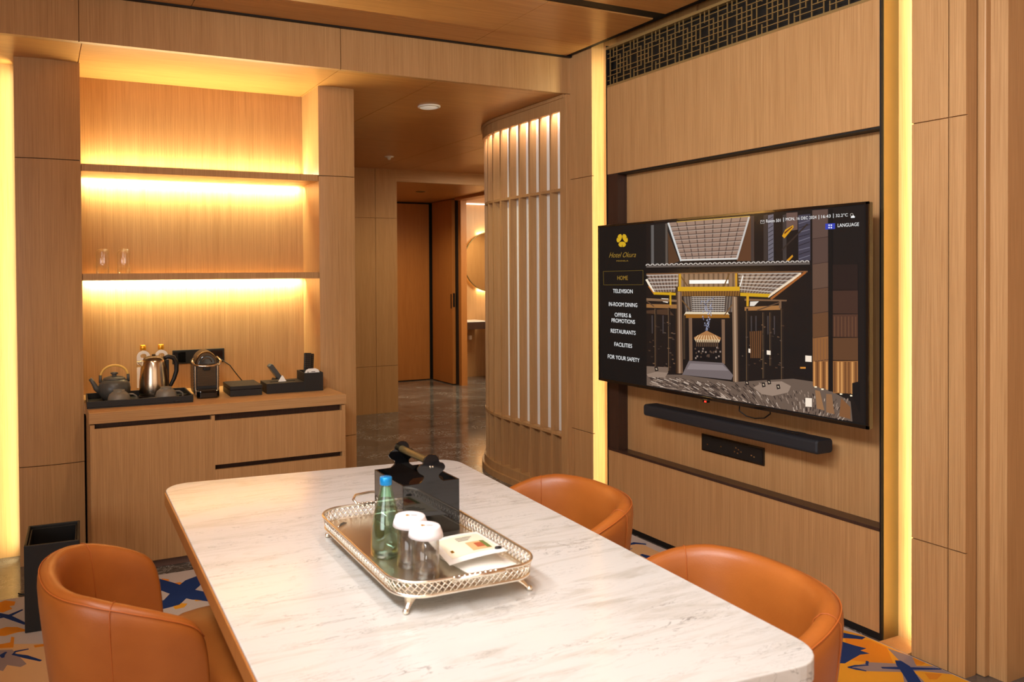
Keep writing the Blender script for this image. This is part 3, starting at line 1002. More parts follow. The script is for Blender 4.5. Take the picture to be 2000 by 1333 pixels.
# remotes and card
def remote(x, y, z1, tilt, lab, w=.021):
    t = thing('remote_control', lab, 'remote control', (x, y, ZK+.006), 0, 'remote controls in the organiser')
    t.rotation_euler = (R(-6), R(tilt), 0)
    b = NB(); box(b, -w, w, -.007, .007, 0, z1); obj('body', b, 'black', t, .003)
    b = NB()
    for i in range(7):
        for j in range(3):
            box(b, -w*.62+j*w*.62-.003, -w*.62+j*w*.62+.003, -.0085, -.007, z1-.014-i*.011, z1-.010-i*.011)
    obj('keypad', b, 'steel_dark', t)
remote(1.388, 4.245, .205, 4, 'taller black remote control standing in the organiser')
remote(1.418, 4.300, .195, 5, 'shorter black remote control behind the card in the organiser', .023)
b = NB()
prism(b, [(-.045, 0), (.045, 0), (.045, .095), (.036, .112), (.020, .120), (-.020, .120), (-.036, .112), (-.045, .095)], -.0012, .0012, 0, 'Y')
t = thing('room_card', 'white card with cut corners leaning in the organiser', 'card', (1.408, 4.207, ZK+.006), R(-2))
obj('card', b, 'white', t)
b = NB(); box(b, -.027, -.022, -.0020, -.0012, .098, .104); box(b, -.005, .018, -.0020, -.0012, .100, .103); box(b, -.003, .022, -.0020, -.0012, .093, .095); obj('print', b, 'steel_dark', t)
# handset
t = thing('phone_handset', 'dark grey cordless phone handset leaning behind tissue organiser', 'telephone', (1.285, 4.50, ZK))
b = NB(); prism(b, [(-.035, 0), (.05, 0), (.05, .03), (-.02, .045)], -.035, .035, 0, 'Y'); obj('cradle', b, 'black', t, .004)
b = NB(); prism(b, [(.045, .03), (.012, .026), (-.056, .118), (-.040, .132), (-.028, .130)], -.022, .022, 0, 'Y'); obj('handset', b, plain('grey_plastic', (74, 74, 74), .4), t, .005)

b = NB(); tube(b, [(x-1.318, y-4.50, z-ZK) for x, y, z in ((.99, 4.617, .965), (1.02, 4.60, .955), (1.06, 4.59, .925), (1.095, 4.585, .875), (1.13, 4.58, .830), (1.17, 4.585, .8085), (1.22, 4.59, .8045), (1.27, 4.60, .8045), (1.31, 4.57, .8045), (1.325, 4.53, .806))], .003, 6)
obj('cord', b, 'black', t)
# glasses on the lower shelf (upside down)
t0 = thing('drinking_glass', 'left upturned tumbler on the lower wall shelf', 'glass', (.312, 4.40, 1.4725), 0, 'upturned tumblers on the wall shelf')
b = NB(); lathe(b, [(.034, 0), (.0345, .06), (.0335, .11), (.030, .126), (.020, .131), (0, .132), (0, .124), (.018, .122), (.026, .116), (.030, .106), (.0315, .06), (.0312, 0)], 32, closed=False)
lathe(b, [(.0312, 0), (.034, 0)], 32)
bmesh.ops.remove_doubles(b, verts=b.verts, dist=.0001)
obj('bowl', b, 'glass', t0)
dup(t0, (.418, 4.40, 1.4725), 0, 'right upturned tumbler on the lower wall shelf')

# waste bin
t = thing('waste_bin', 'tall square black leather waste bin beside the pilaster', 'bin', (.045, 3.62, .009), R(-3))
b = NB()
w_, h_ = .105, .355
for q in ((-w_, w_, -.14, -.13), (-w_, w_, .13, .14), (-w_, -w_+.01, -.13, .13), (w_-.01, w_, -.13, .13)):
    box(b, *q, 0, h_)
box(b, -w_+.01, w_-.01, -.13, .13, 0, .01)
obj('shell', b, 'black_leather', t, .003)
b = NB()
w2 = w_-.012
for q in ((-w2, w2, -.127, -.121), (-w2, w2, .121, .127), (-w2, -w2+.006, -.121, .121), (w2-.006, w2, -.121, .121)):
    box(b, *q, .02, h_-.012)
box(b, -w2+.006, w2-.006, -.121, .121, .26, .27)
obj('inner_liner', b, 'black', t, .001)
b = NB(); tube(b, [(-.045, 3.94, .006), (-.062, 3.93, .005), (-.085, 3.935, .005), (-.10, 3.95, .005)], .004, 6)
o = obj('floor_cable', b, 'black'); tag(o, 'short black cable on the floor behind the waste bin', 'cable')

# ================================================================== TELEVISION
TX, TY0, TY1, TZ0, TZ1 = 2.875, 3.524, 1.955, .85, 1.72
t = thing('television', 'large flat television showing a hotel menu on the oak wall', 'television', (3.0, 2.74, .85))
lx, ly, lz = 3.0, 2.74, .85
def tvb(bm, x0, x1, y0, y1, z0, z1, mi=0):
    box(bm, x0-lx, x1-lx, y0-ly, y1-ly, z0-lz, z1-lz, mi)
b = NB(); tvb(b, TX+.003, TX+.028, TY1+.001, TY0-.001, TZ0+.001, TZ1-.001); obj('back_case', b, 'black', t, .004)
b = NB()
e = .011
tvb(b, TX-.002, TX+.006, TY1, TY0, TZ1-e, TZ1); tvb(b, TX-.002, TX+.006, TY1, TY0, TZ0, TZ0+e*1.3)
tvb(b, TX-.002, TX+.006, TY1, TY1+e, TZ0, TZ1); tvb(b, TX-.002, TX+.006, TY0-e, TY0, TZ0, TZ1)
obj('bezel', b, 'black_gloss', t, .001)
b = NB(); tvb(b, TX+.028, 3.06, 2.45, 3.05, 1.1, 1.5); obj('wall_mount', b, 'black', t)
b = NB(); tvb(b, TX-.006, TX+.01, 2.735, 2.765, TZ0-.012, TZ0+.002); obj('sensor_tab', b, 'black_gloss', t, .001)
b = NB(); tvb(b, TX-.0075, TX-.006, 2.742, 2.752, TZ0-.010, TZ0-.004); obj('standby_light', b, plain('red_indicator', (255, 40, 30), .4, emit=(255, 30, 20), es=6), t)

# --- picture: crop coordinates -> screen plane by homography
src = [(50, 168), (1528, 38), (1525, 1272), (50, 1020)]
dst = [(0, 0), (1, 0), (1, 1), (0, 1)]
A = []
B = []
for (x, y), (u, v) in zip(src, dst):
    A.append([x, y, 1, 0, 0, 0, -u*x, -u*y]); B.append(u)
    A.append([0, 0, 0, x, y, 1, -v*x, -v*y]); B.append(v)
Hm = np.append(np.linalg.solve(np.array(A, float), np.array(B, float)), 1).reshape(3, 3)
def uv(x, y):
    q = Hm @ np.array([x, y, 1.0])
    return q[0]/q[2], q[1]/q[2]
def scp(x, y):
    u, v = uv(x, y)
    return TY0+(TY1-TY0)*u-ly, TZ1+(TZ0-TZ1)*v-lz
scr_m = {}
scr_bm = NB()
scr_list = []
def smat(c, es=1.0):
    k = (tuple(c), es)
    if k not in scr_m:
        m_, n_, b_ = nt('display_%d_%d_%d' % tuple(c))
        b_.inputs['Base Color'].default_value = (.008, .008, .008, 1)
        b_.inputs['Roughness'].default_value = .12
        b_.inputs['Specular IOR Level'].default_value = .15
        b_.inputs['Emission Color'].default_value = lin(c)
        b_.inputs['Emission Strength'].default_value = es
        scr_m[k] = len(scr_list)
        scr_list.append(m_)
    return scr_m[k]
layer = [0]
def poly(pts, c, es=.9):
    layer[0] += 1
    x = TX-.0002-layer[0]*.0000024-lx
    vs = [scr_bm.verts.new((x, *scp(px, py))) for px, py in pts]
    f = scr_bm.faces.new(vs)
    f.material_index = smat(c, es)
def qc(v):
    return tuple(int(min(255, max(0, round(k/12)*12))) for k in v)
def line(x0, y0, x1, y1, w, c, es=.9):
    dx, dy = x1-x0, y1-y0
    L = math.hypot(dx, dy) or 1
    nx, ny = -dy/L*w/2, dx/L*w/2
    poly([(x0+nx, y0+ny), (x1+nx, y1+ny), (x1-nx, y1-ny), (x0-nx, y0-ny)], c, es)
def lerp(a, b_, t_):
    return (a[0]+(b_[0]-a[0])*t_, a[1]+(b_[1]-a[1])*t_)
def stripes(quad, n, c, frac=.5, es=.9, vertical=True):
    a, b_, c_, d = quad
    for i in range(n):
        t0, t1 = i/n, (i+frac)/n
        if vertical:
            poly([lerp(a, b_, t0), lerp(a, b_, t1), lerp(d, c_, t1), lerp(d, c_, t0)], c, es)
        else:
            poly([lerp(a, d, t0), lerp(b_, c_, t0), lerp(b_, c_, t1), lerp(a, d, t1)], c, es)
rnd = random.Random(3)
poly([(57, 175), (1515, 52), (1512, 1253), (57, 1012)], (14, 12, 12))                    # black menu ground
poly([(318, 158), (1505, 60), (1502, 1238), (318, 1044)], (24, 17, 15))                  # picture ground
poly([(340, 165), (437, 155), (505, 385), (340, 392)], (34, 30, 28))
poly([(345, 165), (360, 164), (360, 390), (345, 391)], (96, 92, 90)); poly([(424, 156), (436, 155), (436, 385), (424, 386)], (90, 80, 72))
poly([(437, 200), (500, 362), (440, 385)], (84, 56, 36))
poly([(888, 118), (910, 116), (910, 360), (815, 362)], (92, 58, 36)); poly([(893, 116), (909, 115), (909, 360), (893, 361)], (66, 54, 50))
for x0, x1, c in ((962, 984, (58, 48, 44)), (986, 1016, (104, 100, 110)), (1066, 1086, (60, 52, 50)), (1150, 1215, (66, 62, 76))):
    poly([(x0, 112), (x1, 106), (x1, 358), (x0, 360)], c)
for i in range(10):
    y = 120+i*24
    line(988, y+16, 1014, y, 4, (54, 50, 56))
    line(1152, y+14, 1212, y-8+rnd.random()*8, 4, (110, 106, 120) if i % 2 else (40, 34, 42))
poly([(1086, 100), (1146, 96), (1146, 190), (1086, 200)], (104, 80, 72))
poly([(1062, 225), (1080, 190), (1122, 165), (1125, 178), (1075, 238)], (214, 152, 26)); poly([(1075, 205), (1118, 172), (1118, 178), (1075, 216)], (96, 40, 16))
line(1062, 300, 1200, 160, 8, (50, 38, 32)); poly([(1085, 358), (1118, 326), (1122, 336), (1100, 360)], (205, 140, 30))
poly([(437, 152), (888, 118), (815, 352), (508, 362)], (152, 124, 108))                  # skylight
for i in range(1, 9):
    a = lerp((437, 152), (888, 118), i/9); c = lerp((508, 362), (815, 352), i/9); line(*a, *c, 5, (84, 66, 60))
for i in range(1, 9):
    a = lerp((437, 152), (508, 362), i/9); c = lerp((888, 118), (815, 352), i/9); line(*a, *c, 4.5, (88, 70, 62)); line(a[0], a[1]+5, c[0], c[1]+5, 2, (196, 182, 170))
line(440, 152, 510, 362, 10, (206, 206, 204)); line(884, 120, 815, 352, 10, (196, 190, 184)); line(510, 356, 815, 348, 9, (216, 212, 206)); line(486, 148, 888, 117, 5, (190, 150, 70))
poly([(318, 384), (1210, 362), (1212, 380), (318, 398)], (96, 86, 80))                    # wave tiles
for i in range(34):
    x = 326+i*26.4; y = 392-(x-318)*.0235
    for r0 in (11, 6):
        pts = [(x+r0*1.15*math.cos(R(a)), y-4+r0*math.sin(R(a))*-1) for a in (0, 30, 60, 90, 120, 150, 180)]
        poly(pts, (198, 188, 180) if r0 == 11 else (60, 52, 48))
poly([(318, 398), (1212, 380), (1222, 412), (318, 430)], (17, 11, 9))
poly([(318, 430), (1200, 414), (1200, 422), (318, 438)], (120, 82, 54))
poly([(318, 438), (495, 434), (490, 530), (360, 534)], (140, 118, 104)); stripes([(318, 438), (495, 434), (490, 530), (360, 534)], 9, (84, 64, 54), .4)
stripes([(318, 438), (495, 434), (490, 530), (360, 534)], 5, (196, 184, 174), .25, .9, False); line(318, 462, 362, 540, 12, (240, 226, 204)); line(330, 500, 362, 545, 6, (180, 110, 40))
poly([(495, 432), (818, 428), (818, 502), (495, 504)], (132, 104, 82)); stripes([(495, 432), (818, 428), (818, 502), (495, 504)], 12, (88, 66, 52), .35)
poly([(555, 466), (770, 464), (770, 484), (555, 486)], (250, 246, 240)); line(500, 433, 545, 500, 7, (90, 60, 26)); line(775, 430, 745, 500, 7, (90, 60, 26))
poly([(497, 432), (510, 432), (510, 503), (497, 503)], (196, 146, 30)); poly([(806, 428), (818, 428), (818, 503), (806, 503)], (190, 136, 30))
poly([(822, 430), (1168, 424), (985, 548), (832, 530)], (138, 118, 104)); stripes([(822, 430), (1168, 424), (985, 548), (832, 530)], 11, (86, 66, 56), .42)
stripes([(822, 430), (1168, 424), (985, 548), (832, 530)], 6, (200, 190, 180), .22, .9, False)
line(1164, 428, 985, 556, 12, (236, 214, 186)); line(1190, 420, 1000, 568, 12, (160, 92, 40)); line(850, 440, 832, 500, 6, (230, 226, 220))
poly([(490, 503), (832, 501), (832, 524), (490, 527)], (206, 156, 22)); poly([(490, 527), (832, 524), (828, 552), (494, 554)], (126, 84, 34))
stripes([(490, 527), (832, 524), (828, 552), (494, 554)], 24, (84, 52, 22), .4)
poly([(358, 532), (488, 536), (488, 550), (358, 546)], (206, 158, 20)); poly([(834, 534), (1000, 540), (985, 558), (834, 552)], (206, 160, 24))
poly([(480, 503), (492, 503), (492, 980), (480, 978)], (58, 38, 22))
poly([(400, 566), (440, 568), (436, 592), (410, 586)], (226, 214, 200)); poly([(888, 582), (936, 580), (910, 606), (886, 606)], (226, 216, 204))
poly([(520, 556), (800, 554), (790, 640), (530, 642)], (112, 98, 88)); stripes([(520, 556), (800, 554), (790, 640), (530, 642)], 18, (60, 50, 46), .4); stripes([(568, 556), (752, 554), (748, 640), (572, 642)], 8, (196, 186, 176), .3, .9, False)
poly([(535, 640), (765, 640), (776, 656), (525, 658)], (226, 210, 180)); poly([(530, 652), (772, 652), (776, 672), (524, 674)], (150, 96, 28))
poly([(318, 566), (486, 574), (486, 586), (318, 580)], (130, 100, 74)); poly([(318, 598), (486, 600), (486, 622), (318, 618)], (150, 104, 58)); poly([(318, 634), (440, 624), (470, 660), (318, 650)], (74, 50, 34))
poly([(858, 566), (1088, 572), (1086, 580), (858, 578)], (120, 88, 62)); poly([(858, 612), (1052, 602), (1052, 626), (858, 632)], (160, 110, 62)); poly([(1045, 575), (1058, 575), (1058, 618), (1045, 618)], (120, 90, 66))
line(925, 630, 1050, 585, 6, (90, 64, 46)); line(318, 580, 360, 612, 6, (90, 64, 46)); line(500, 560, 560, 630, 6, (110, 76, 40)); line(820, 560, 745, 660, 6, (110, 76, 40))
poly([(446, 532), (456, 532), (456, 604), (446, 604)], (206, 156, 24)); poly([(868, 534), (882, 534), (880, 608), (868, 608)], (206, 152, 30))
poly([(570, 676), (735, 676), (735, 905), (570, 905)], (19, 13, 13))
for i in range(70):                                                                     # glass drops of the chandelier
    tt_ = rnd.random(); x = 650+(rnd.random()-.5)*(68*(1-tt_)+14); y = 560+tt_*185
    line(x, y, x+1, y+8, 5, (150, 154, 176) if rnd.random() < .6 else (92, 94, 118))
poly([(580, 780), (650, 742), (728, 780), (726, 792), (582, 792)], (168, 116, 70)); stripes([(600, 768), (706, 768), (726, 792), (582, 792)], 9, (226, 190, 140), .35)
poly([(586, 792), (724, 792), (718, 806), (592, 806)], (226, 200, 160)); stripes([(592, 794), (718, 794), (718, 830), (592, 830)], 12, (96, 70, 50), .5)
for i in range(26):
    x = 575+rnd.random()*155; y = 830+rnd.random()*60
    poly([(x, y), (x+8, y), (x+8, y+9), (x, y+9)], (84, 64, 52) if rnd.random() < .5 else (150, 130, 118))
poly([(488, 530), (514, 530), (518, 978), (490, 978)], (112, 84, 64)); poly([(496, 530), (502, 530), (505, 978), (498, 978)], (172, 140, 112))
poly([(790, 556), (824, 556), (826, 1028), (794, 1018)], (126, 98, 76)); poly([(800, 556), (808, 556), (812, 1022), (804, 1020)], (180, 150, 122)); poly([(818, 556), (828, 556), (830, 1030), (822, 1028)], (44, 30, 22))
poly([(552, 672), (570, 672), (572, 905), (554, 908)], (122, 92, 70)); poly([(732, 680), (750, 680), (750, 925), (734, 920)], (122, 92, 70))
for x, y0, y1 in ((370, 622, 960), (444, 618, 965), (872, 620, 1030), (962, 640, 1000), (1062, 620, 1048), (1000, 640, 930), (530, 660, 900)):
    poly([(x-6, y0), (x+6, y0), (x+6, y1), (x-6, y1)], (40, 29, 23)); line(x-5, y0, x-5, y1, 2.2, (120, 92, 62))
for i in range(60):                                                                     # tables and chairs in the side rooms
    sx_ = rnd.choice([(325, 480), (835, 1060)])
    x = sx_[0]+rnd.random()*(sx_[1]-sx_[0]); y = 690+rnd.random()*260
    poly([(x, y), (x+5+rnd.random()*12, y+2), (x+6+rnd.random()*10, y+7), (x, y+6)], rnd.choice([(74, 52, 38), (110, 80, 56), (52, 40, 34), (88, 70, 58)]))
for x in (350, 410, 895, 920, 985, 1020):
    poly([(x-4, 660), (x+4, 660), (x+3, 760), (x-3, 760)], (64, 56, 56))
poly([(885, 745), (955, 740), (950, 890), (890, 890)], (64, 40, 24)); stripes([(885, 745), (955, 740), (950, 890), (890, 890)], 6, (110, 70, 38), .4)
poly([(318, 940), (437, 945), (437, 975), (380, 1005), (318, 990)], (118, 98, 84))
poly([(552, 908), (740, 918), (795, 985), (785, 1010), (515, 985)], (112, 100, 100)); poly([(560, 922), (738, 930), (770, 960), (540, 955)], (136, 124, 124))
poly([(318, 985), (515, 985), (800, 1022), (960, 1010), (1120, 1000), (1232, 1015), (1430, 1120), (1440, 1228), (318, 1045)], (104, 86, 74))   # striped floor
for i in range(420):
    u_ = rnd.random(); v_ = rnd.random()
    x = 330+u_*1090; top = 992+(x-318)*.055 if x < 900 else 1015+(x-900)*.16; bot = 1045+(x-318)*.163
    y = top+(bot-top)*v_
    ln = 22+30*v_; ang = -1.0+(x-318)/1100*1.5
    c = rnd.choice([(40, 30, 28), (54, 42, 38), (188, 168, 152), (150, 128, 112), (76, 60, 52)])
    line(x, y, min(x+ln*math.sin(ang)*-1+8, 1436), min(y+ln*.42*abs(math.cos(ang))+3, bot), 4, c)
poly([(905, 1050), (960, 1020), (1060, 1015), (1110, 1040), (1095, 1075), (1010, 1095), (950, 1085)], (150, 128, 112))
poly([(318, 985), (370, 970), (437, 975), (420, 1002), (330, 1000)], (146, 124, 108))
for x, y in ((372, 955), (960, 1035), (990, 1020), (1040, 1045), (870, 1025)):
    poly([(x-10, y-12), (x+8, y-14), (x+13, y+10), (x-6, y+14)], (36, 28, 26)); line(x-2, y-4, x+4, y+4, 6, (196, 176, 150))
cols = [(92, 70, 62), (86, 64, 56), (98, 72, 58), (96, 66, 48), (104, 68, 42), (142, 92, 50)]
ys = [82, 235, 372, 508, 640, 772, 900, 1062]
for i in range(7):
    c = cols[min(i, 5)]
    poly([(1228, ys[i]+4), (1312, ys[i]-4 if i else 80), (1312, ys[i+1]-6), (1228, min(ys[i+1]+4, 1036))], c)
    if i: line(1230, ys[i]+6, 1310, ys[i]-6, 3, (60, 42, 36))
for i in range(5):
    x = 1236+i*17; line(x, 905, x, 1042+i*4, 9, (206, 142, 80) if i % 2 == 0 else (110, 66, 34)); line(x, 780, x, 905, 5, (128, 84, 52))
poly([(1312, 80), (1336, 78), (1336, 1068), (1312, 1064)], (12, 9, 9))
ys2 = [380, 520, 648, 775, 900, 1080]; c2 = [(38, 24, 20), (66, 42, 32), (80, 50, 36), (96, 62, 38), (150, 98, 52)]
for i in range(5):
    poly([(1337, ys2[i]), (1471, ys2[i]-2), (1471, ys2[i+1]-4), (1337, ys2[i+1]-4)], c2[i]); line(1338, ys2[i], 1470, ys2[i]-2, 3, (28, 18, 16))
for i in range(7):
    x = 1346+i*19; line(x, 905, x, 1070+i*2, 10, (206, 146, 84) if i in (1, 2, 5) else (116, 72, 38)); line(x, 660, x, 770, 5, (104, 68, 46))
for x, y in ((1244, 1043), (1280, 1055), (1380, 1080), (1435, 1088)):
    poly([(x-7, y-4), (x+7, y-3), (x+6, y+4), (x-6, y+4)], (255, 238, 205))
poly([(1300, 1080), (1330, 1082), (1345, 1190), (1300, 1180)], (140, 100, 68)); poly([(1240, 1060), (1266, 1066), (1290, 1170), (1250, 1160)], (150, 108, 72)); poly([(1380, 1100), (1430, 1150), (1430, 1215), (1370, 1200)], (128, 84, 50))
for q in ((1188, 873, 1222, 908), (979, 847, 1000, 872), (880, 838, 890, 862), (1188, 1103, 1223, 1152)):
    poly([(q[0], q[1]), (q[2], q[1]+2), (q[2], q[3]), (q[0], q[3]-2)], (246, 228, 208))
poly([(1120, 945), (1228, 935), (1228, 1000), (1120, 975)], (22, 16, 16)); poly([(1160, 935), (1190, 935), (1190, 945), (1160, 945)], (200, 130, 50))
poly([(1440, 1020), (1478, 1010), (1478, 1180), (1440, 1090)], (16, 12, 12))
# menu box, language key and logo
for a, c in (((80, 420), (301, 413)), ((301, 413), (301, 492)), ((301, 492), (82, 494)), ((82, 494), (80, 420))):
    line(*a, *c, 2.2, (104, 84, 30))
poly([(1298, 159), (1350, 156), (1350, 187), (1298, 190)], (52, 66, 178))
for dx in (-6, 6):
    for dy in (-6, 7):
        cx0, cy0 = 1324+dx, 173+dy
        poly([(cx0+4.4*math.cos(R(a)), cy0+4.4*math.sin(R(a))) for a in range(0, 360, 45)], (240, 240, 250))
GOLDC = (206, 164, 30)
LC = (186, 248)
def petal(rot):
    pts = [(-15, -10), (-17, -22), (-12, -34), (-5, -38), (0, -36), (5, -38), (12, -34), (17, -22), (15, -10), (0, -4)]
    return pts
for rot in (60, 180, 300):
    a = R(rot)
    base_ = [(-7, -8), (-17, -13), (-21, -24), (-15, -34), (-6, -37), (0, -35), (6, -37), (15, -34), (21, -24), (17, -13), (7, -8)]
    poly([(LC[0]+(x*1.22*math.cos(a)-y*math.sin(a))*.82, LC[1]+(x*1.22*math.sin(a)+y*math.cos(a))) for x, y in base_], GOLDC)
    poly([(LC[0]+(x*math.cos(a)-y*math.sin(a)), LC[1]+(x*math.sin(a)+y*math.cos(a))) for x, y in ((-1.5, -37), (1.5, -37), (1, -24), (-1, -24))], (14, 12, 12))
poly([(LC[0]+17*math.cos(R(a-90)), LC[1]+17*math.sin(R(a-90))) if a % 120 == 0 else (LC[0]+6*math.cos(R(a-90)), LC[1]+6*math.sin(R(a-90))) for a in range(0, 360, 60)], (14, 12, 12))
# mail and weather icons
for a, c in (((948, 140), (968, 139)), ((968, 139), (968, 156)), ((968, 156), (948, 157)), ((948, 157), (948, 140)), ((948, 140), (958, 149)), ((958, 149), (968, 139))):
    line(*a, *c, 2, (190, 186, 182))
poly([(1440+9*math.cos(R(a)), 111+9*math.sin(R(a))) for a in range(0, 360, 30)], (170, 160, 150)); poly([(1440+6*math.cos(R(a)), 111+6*math.sin(R(a))) for a in range(0, 360, 30)], (20, 16, 16))
poly([(1434, 125), (1437, 119), (1443, 117), (1448, 113), (1453, 118), (1457, 121), (1455, 127), (1436, 128)], (244, 244, 244))
bmesh.ops.recalc_face_normals(scr_bm, faces=scr_bm.faces)
for f in scr_bm.faces:
    if f.normal.x > 0: f.normal_flip()
me = bpy.data.meshes.new('screen')
scr_bm.to_mesh(me); scr_bm.free()
for mm in scr_list: me.materials.append(mm)
so = bpy.data.objects.new('screen', me); COL.objects.link(so); so.parent = t

def text_verts(s, shear=0, bold=0):
    cu = bpy.data.curves.new('txt', 'FONT')
    cu.body = s; cu.align_x = 'LEFT'; cu.shear = shear; cu.offset = bold; cu.resolution_u = 3
    o = bpy.data.objects.new('txt', cu); COL.objects.link(o)
    dg = bpy.context.evaluated_depsgraph_get(); dg.update()
    me_ = bpy.data.meshes.new_from_object(o.evaluated_get(dg))
    vs = [v.co.copy() for v in me_.vertices]; fs = [tuple(p.vertices) for p in me_.polygons]
    bpy.data.objects.remove(o); bpy.data.curves.remove(cu); bpy.data.meshes.remove(me_)
    return vs, fs
def screen_text(items, name, c, parent):
    m_, n_, b_ = nt('lettering_%d' % c[2])
    b_.inputs['Base Color'].default_value = (.01, .01, .01, 1); b_.inputs['Emission Color'].default_value = lin(c); b_.inputs['Emission Strength'].default_value = 1
    for s, (cx_, cy_), (wx, hy), slope, shear, bold in items:
        b = NB()
        vs, fs = text_verts(s, shear, bold)
        x0 = min(v.x for v in vs); x1 = max(v.x for v in vs); y0 = min(v.y for v in vs); y1 = max(v.y for v in vs)
        out = []
        for v in vs:
            a = (v.x-x0)/(x1-x0)-.5; q = (v.y-y0)/(y1-y0)-.5
            px_, py_ = cx_+a*wx, cy_-q*hy+a*wx*slope
            out.append(b.verts.new((TX-.0034-lx, *scp(px_, py_))))
        for f in fs:
            try: b.faces.new([out[i] for i in f])
            except ValueError: pass
        bmesh.ops.recalc_face_normals(b, faces=b.faces)
        for f in b.faces:
            if f.normal.x > 0: f.normal_flip()
        me_ = bpy.data.meshes.new(name); b.to_mesh(me_); b.free()
        me_.materials.append(m_)
        o = bpy.data.objects.new(name, me_); COL.objects.link(o); o.parent = parent
screen_text([
    ('TELEVISION', (189, 528), (110, 22), .02, 0, 0), ('IN-ROOM DINING', (190, 602), (158, 22), .04, 0, 0),
    ('OFFERS &', (189, 660), (92, 22), .06, 0, 0), ('PROMOTIONS', (191, 693), (130, 22), .07, 0, 0),
    ('RESTAURANTS', (190, 752), (138, 22), .09, 0, 0), ('FACILITIES', (190, 825), (98, 22), .11, 0, 0),
    ('FOR YOUR SAFETY', (192, 898), (176, 22), .12, 0, 0),
    ('Room 501', (1018, 142), (78, 17), -.06, 0, 0), ('|', (1073, 137), (2.5, 24), 0, 0, 0), ('MON, 16 DEC 2024', (1168, 130), (166, 19), -.07, 0, 0),
    ('|', (1264, 123), (2.5, 24), 0, 0, 0), ('16:43', (1302, 119), (50, 17), -.07, 0, 0), ('|', (1342, 116), (2.5, 24), 0, 0, 0), ('32.2\u00b0C', (1387, 113), (64, 17), -.07, 0, 0),
    ('LANGUAGE', (1422, 165), (114, 19), -.06, 0, 0)], 'menu_lettering', (232, 232, 232), so)
screen_text([('HOME', (188, 455), (58, 23), 0, 0, 0), ('Hotel Okura', (188, 328), (150, 28), -.02, .45, -.006), ('MANILA', (188, 361), (66, 7), -.02, 0, 0)], 'gold_lettering', (150, 116, 36), so)

# soundbar on brackets, wall plate, cable
t = thing('soundbar', 'long dark soundbar mounted on the wall under the television', 'soundbar', (3.0, 2.70, .70))
b = NB()
prof = rrect(-.095, .005, 0, .060, .014, 4)
P = []
for y in (-.505, -.498, .498, .505):
    k = .9 if abs(y) > .5 else 1
    P.append([Vector(((a+.045)*k-.045, y, (c-.03)*k+.03)) for a, c in prof])
V = grid_mesh(b, P, 0, False, close_v=True); b.faces.new(V[0]); b.faces.new(V[-1][::-1])
obj('housing', b, 'soft_black', t, .002)
b = NB()
for i in range(5): box(b, -.06, -.05, -.30-.022*i, -.29-.022*i, .060, .0615)
obj('buttons', b, 'black_gloss', t)
b = NB(); box(b, .005, .065, -.33, -.29, .012, .045); obj('bracket', b, 'black', t)
b = NB(); box(b, .005, .065, .29, .33, .012, .045); obj('bracket', b, 'black', t)
b = NB(); tube(b, [(2.94, 2.61, .862), (2.935, 2.61, .815), (2.945, 2.58, .795), (2.955, 2.54, .79), (2.955, 2.49, .80), (2.95, 2.455, .825), (2.94, 2.45, .862)], .003, 6)
o = obj('loop_cable', b, 'black'); tag(o, 'thin black cable looping below the television edge', 'cable')
t = thing('connector_plate', 'black connector plate with sockets below the soundbar', 'socket', (3.065, 2.766, .595))
b = NB(); box(b, -.008, 0, -.186, .186, -.042, .042); obj('plate', b, 'black_gloss', t, .001)
b = NB(); box(b, -.010, -.008, -.178, .178, -.035, .035); obj('inset', b, 'black', t)
b = NB()
for yy, zz in ((-.045, .006), (-.03, .012), (-.04, -.012), (-.022, -.008), (-.06, -.002), (-.12, -.006), (-.135, -.01), (.06, 0), (.145, -.005)):
    b = NB(); box(b, -.0115, -.010, yy-.004, yy+.004, zz-.003, zz+.003); obj('connector', b, 'chrome', t)

# ================================================================== TABLE
ZTAB = .75
def round_poly(pts, r, n=8):
    out = []
    k = len(pts)
    for i in range(k):
        p, a, c = Vector(pts[i]), Vector(pts[i-1]), Vector(pts[(i+1) % k])
        u, v = (a-p).normalized(), (c-p).normalized()
        ang = u.angle(v)
        d = r/math.tan(ang/2)
        cen = p+(u+v).normalized()*(r/math.sin(ang/2))
        s0, s1 = p+u*d-cen, p+v*d-cen
        a0 = math.atan2(s0.y, s0.x); a1 = math.atan2(s1.y, s1.x)
        da = (a1-a0+math.pi) % (2*math.pi)-math.pi
        for j in range(n+1):
            a_ = a0+da*j/n
            out.append((cen.x+r*math.cos(a_), cen.y+r*math.sin(a_)))
    return out
TQ = [(.376, 2.722), (1.442, 2.622), (1.320, .958), (.333, 1.04)]
t = thing('meeting_table', 'rectangular white marble table with rounded corners and brown edge', 'table', (.87, 1.85, 0))
TQl = [(x-.87, y-1.85) for x, y in TQ]
b = NB(); prism(b, round_poly(TQl, .085), .708, ZTAB); obj('marble_top', b, 'table_marble', t, .003, seg=3)
# brown strip along the long left edge
b = NB()
a_, c_ = Vector(TQl[3]), Vector(TQl[0])
dv = (c_-a_).normalized(); nv = Vector((-dv.y, dv.x))
p0, p1 = a_+dv*.09, c_-dv*.09
prism(b, [tuple(p0+nv*.0005), tuple(p1+nv*.0005), tuple(p1+nv*.005), tuple(p0+nv*.005)], .706, .746)
obj('edge_strip', b, 'wood_door', t)
b = NB(); prism(b, round_poly([(x*.30, y*.62) for x, y in TQl], .06), 0, .69); obj('pedestal', b, 'wood', t)
b = NB(); prism(b, round_poly([(x*.86, y*.9) for x, y in TQl], .05), .69, .708); obj('sub_top', b, 'dark_wood', t)

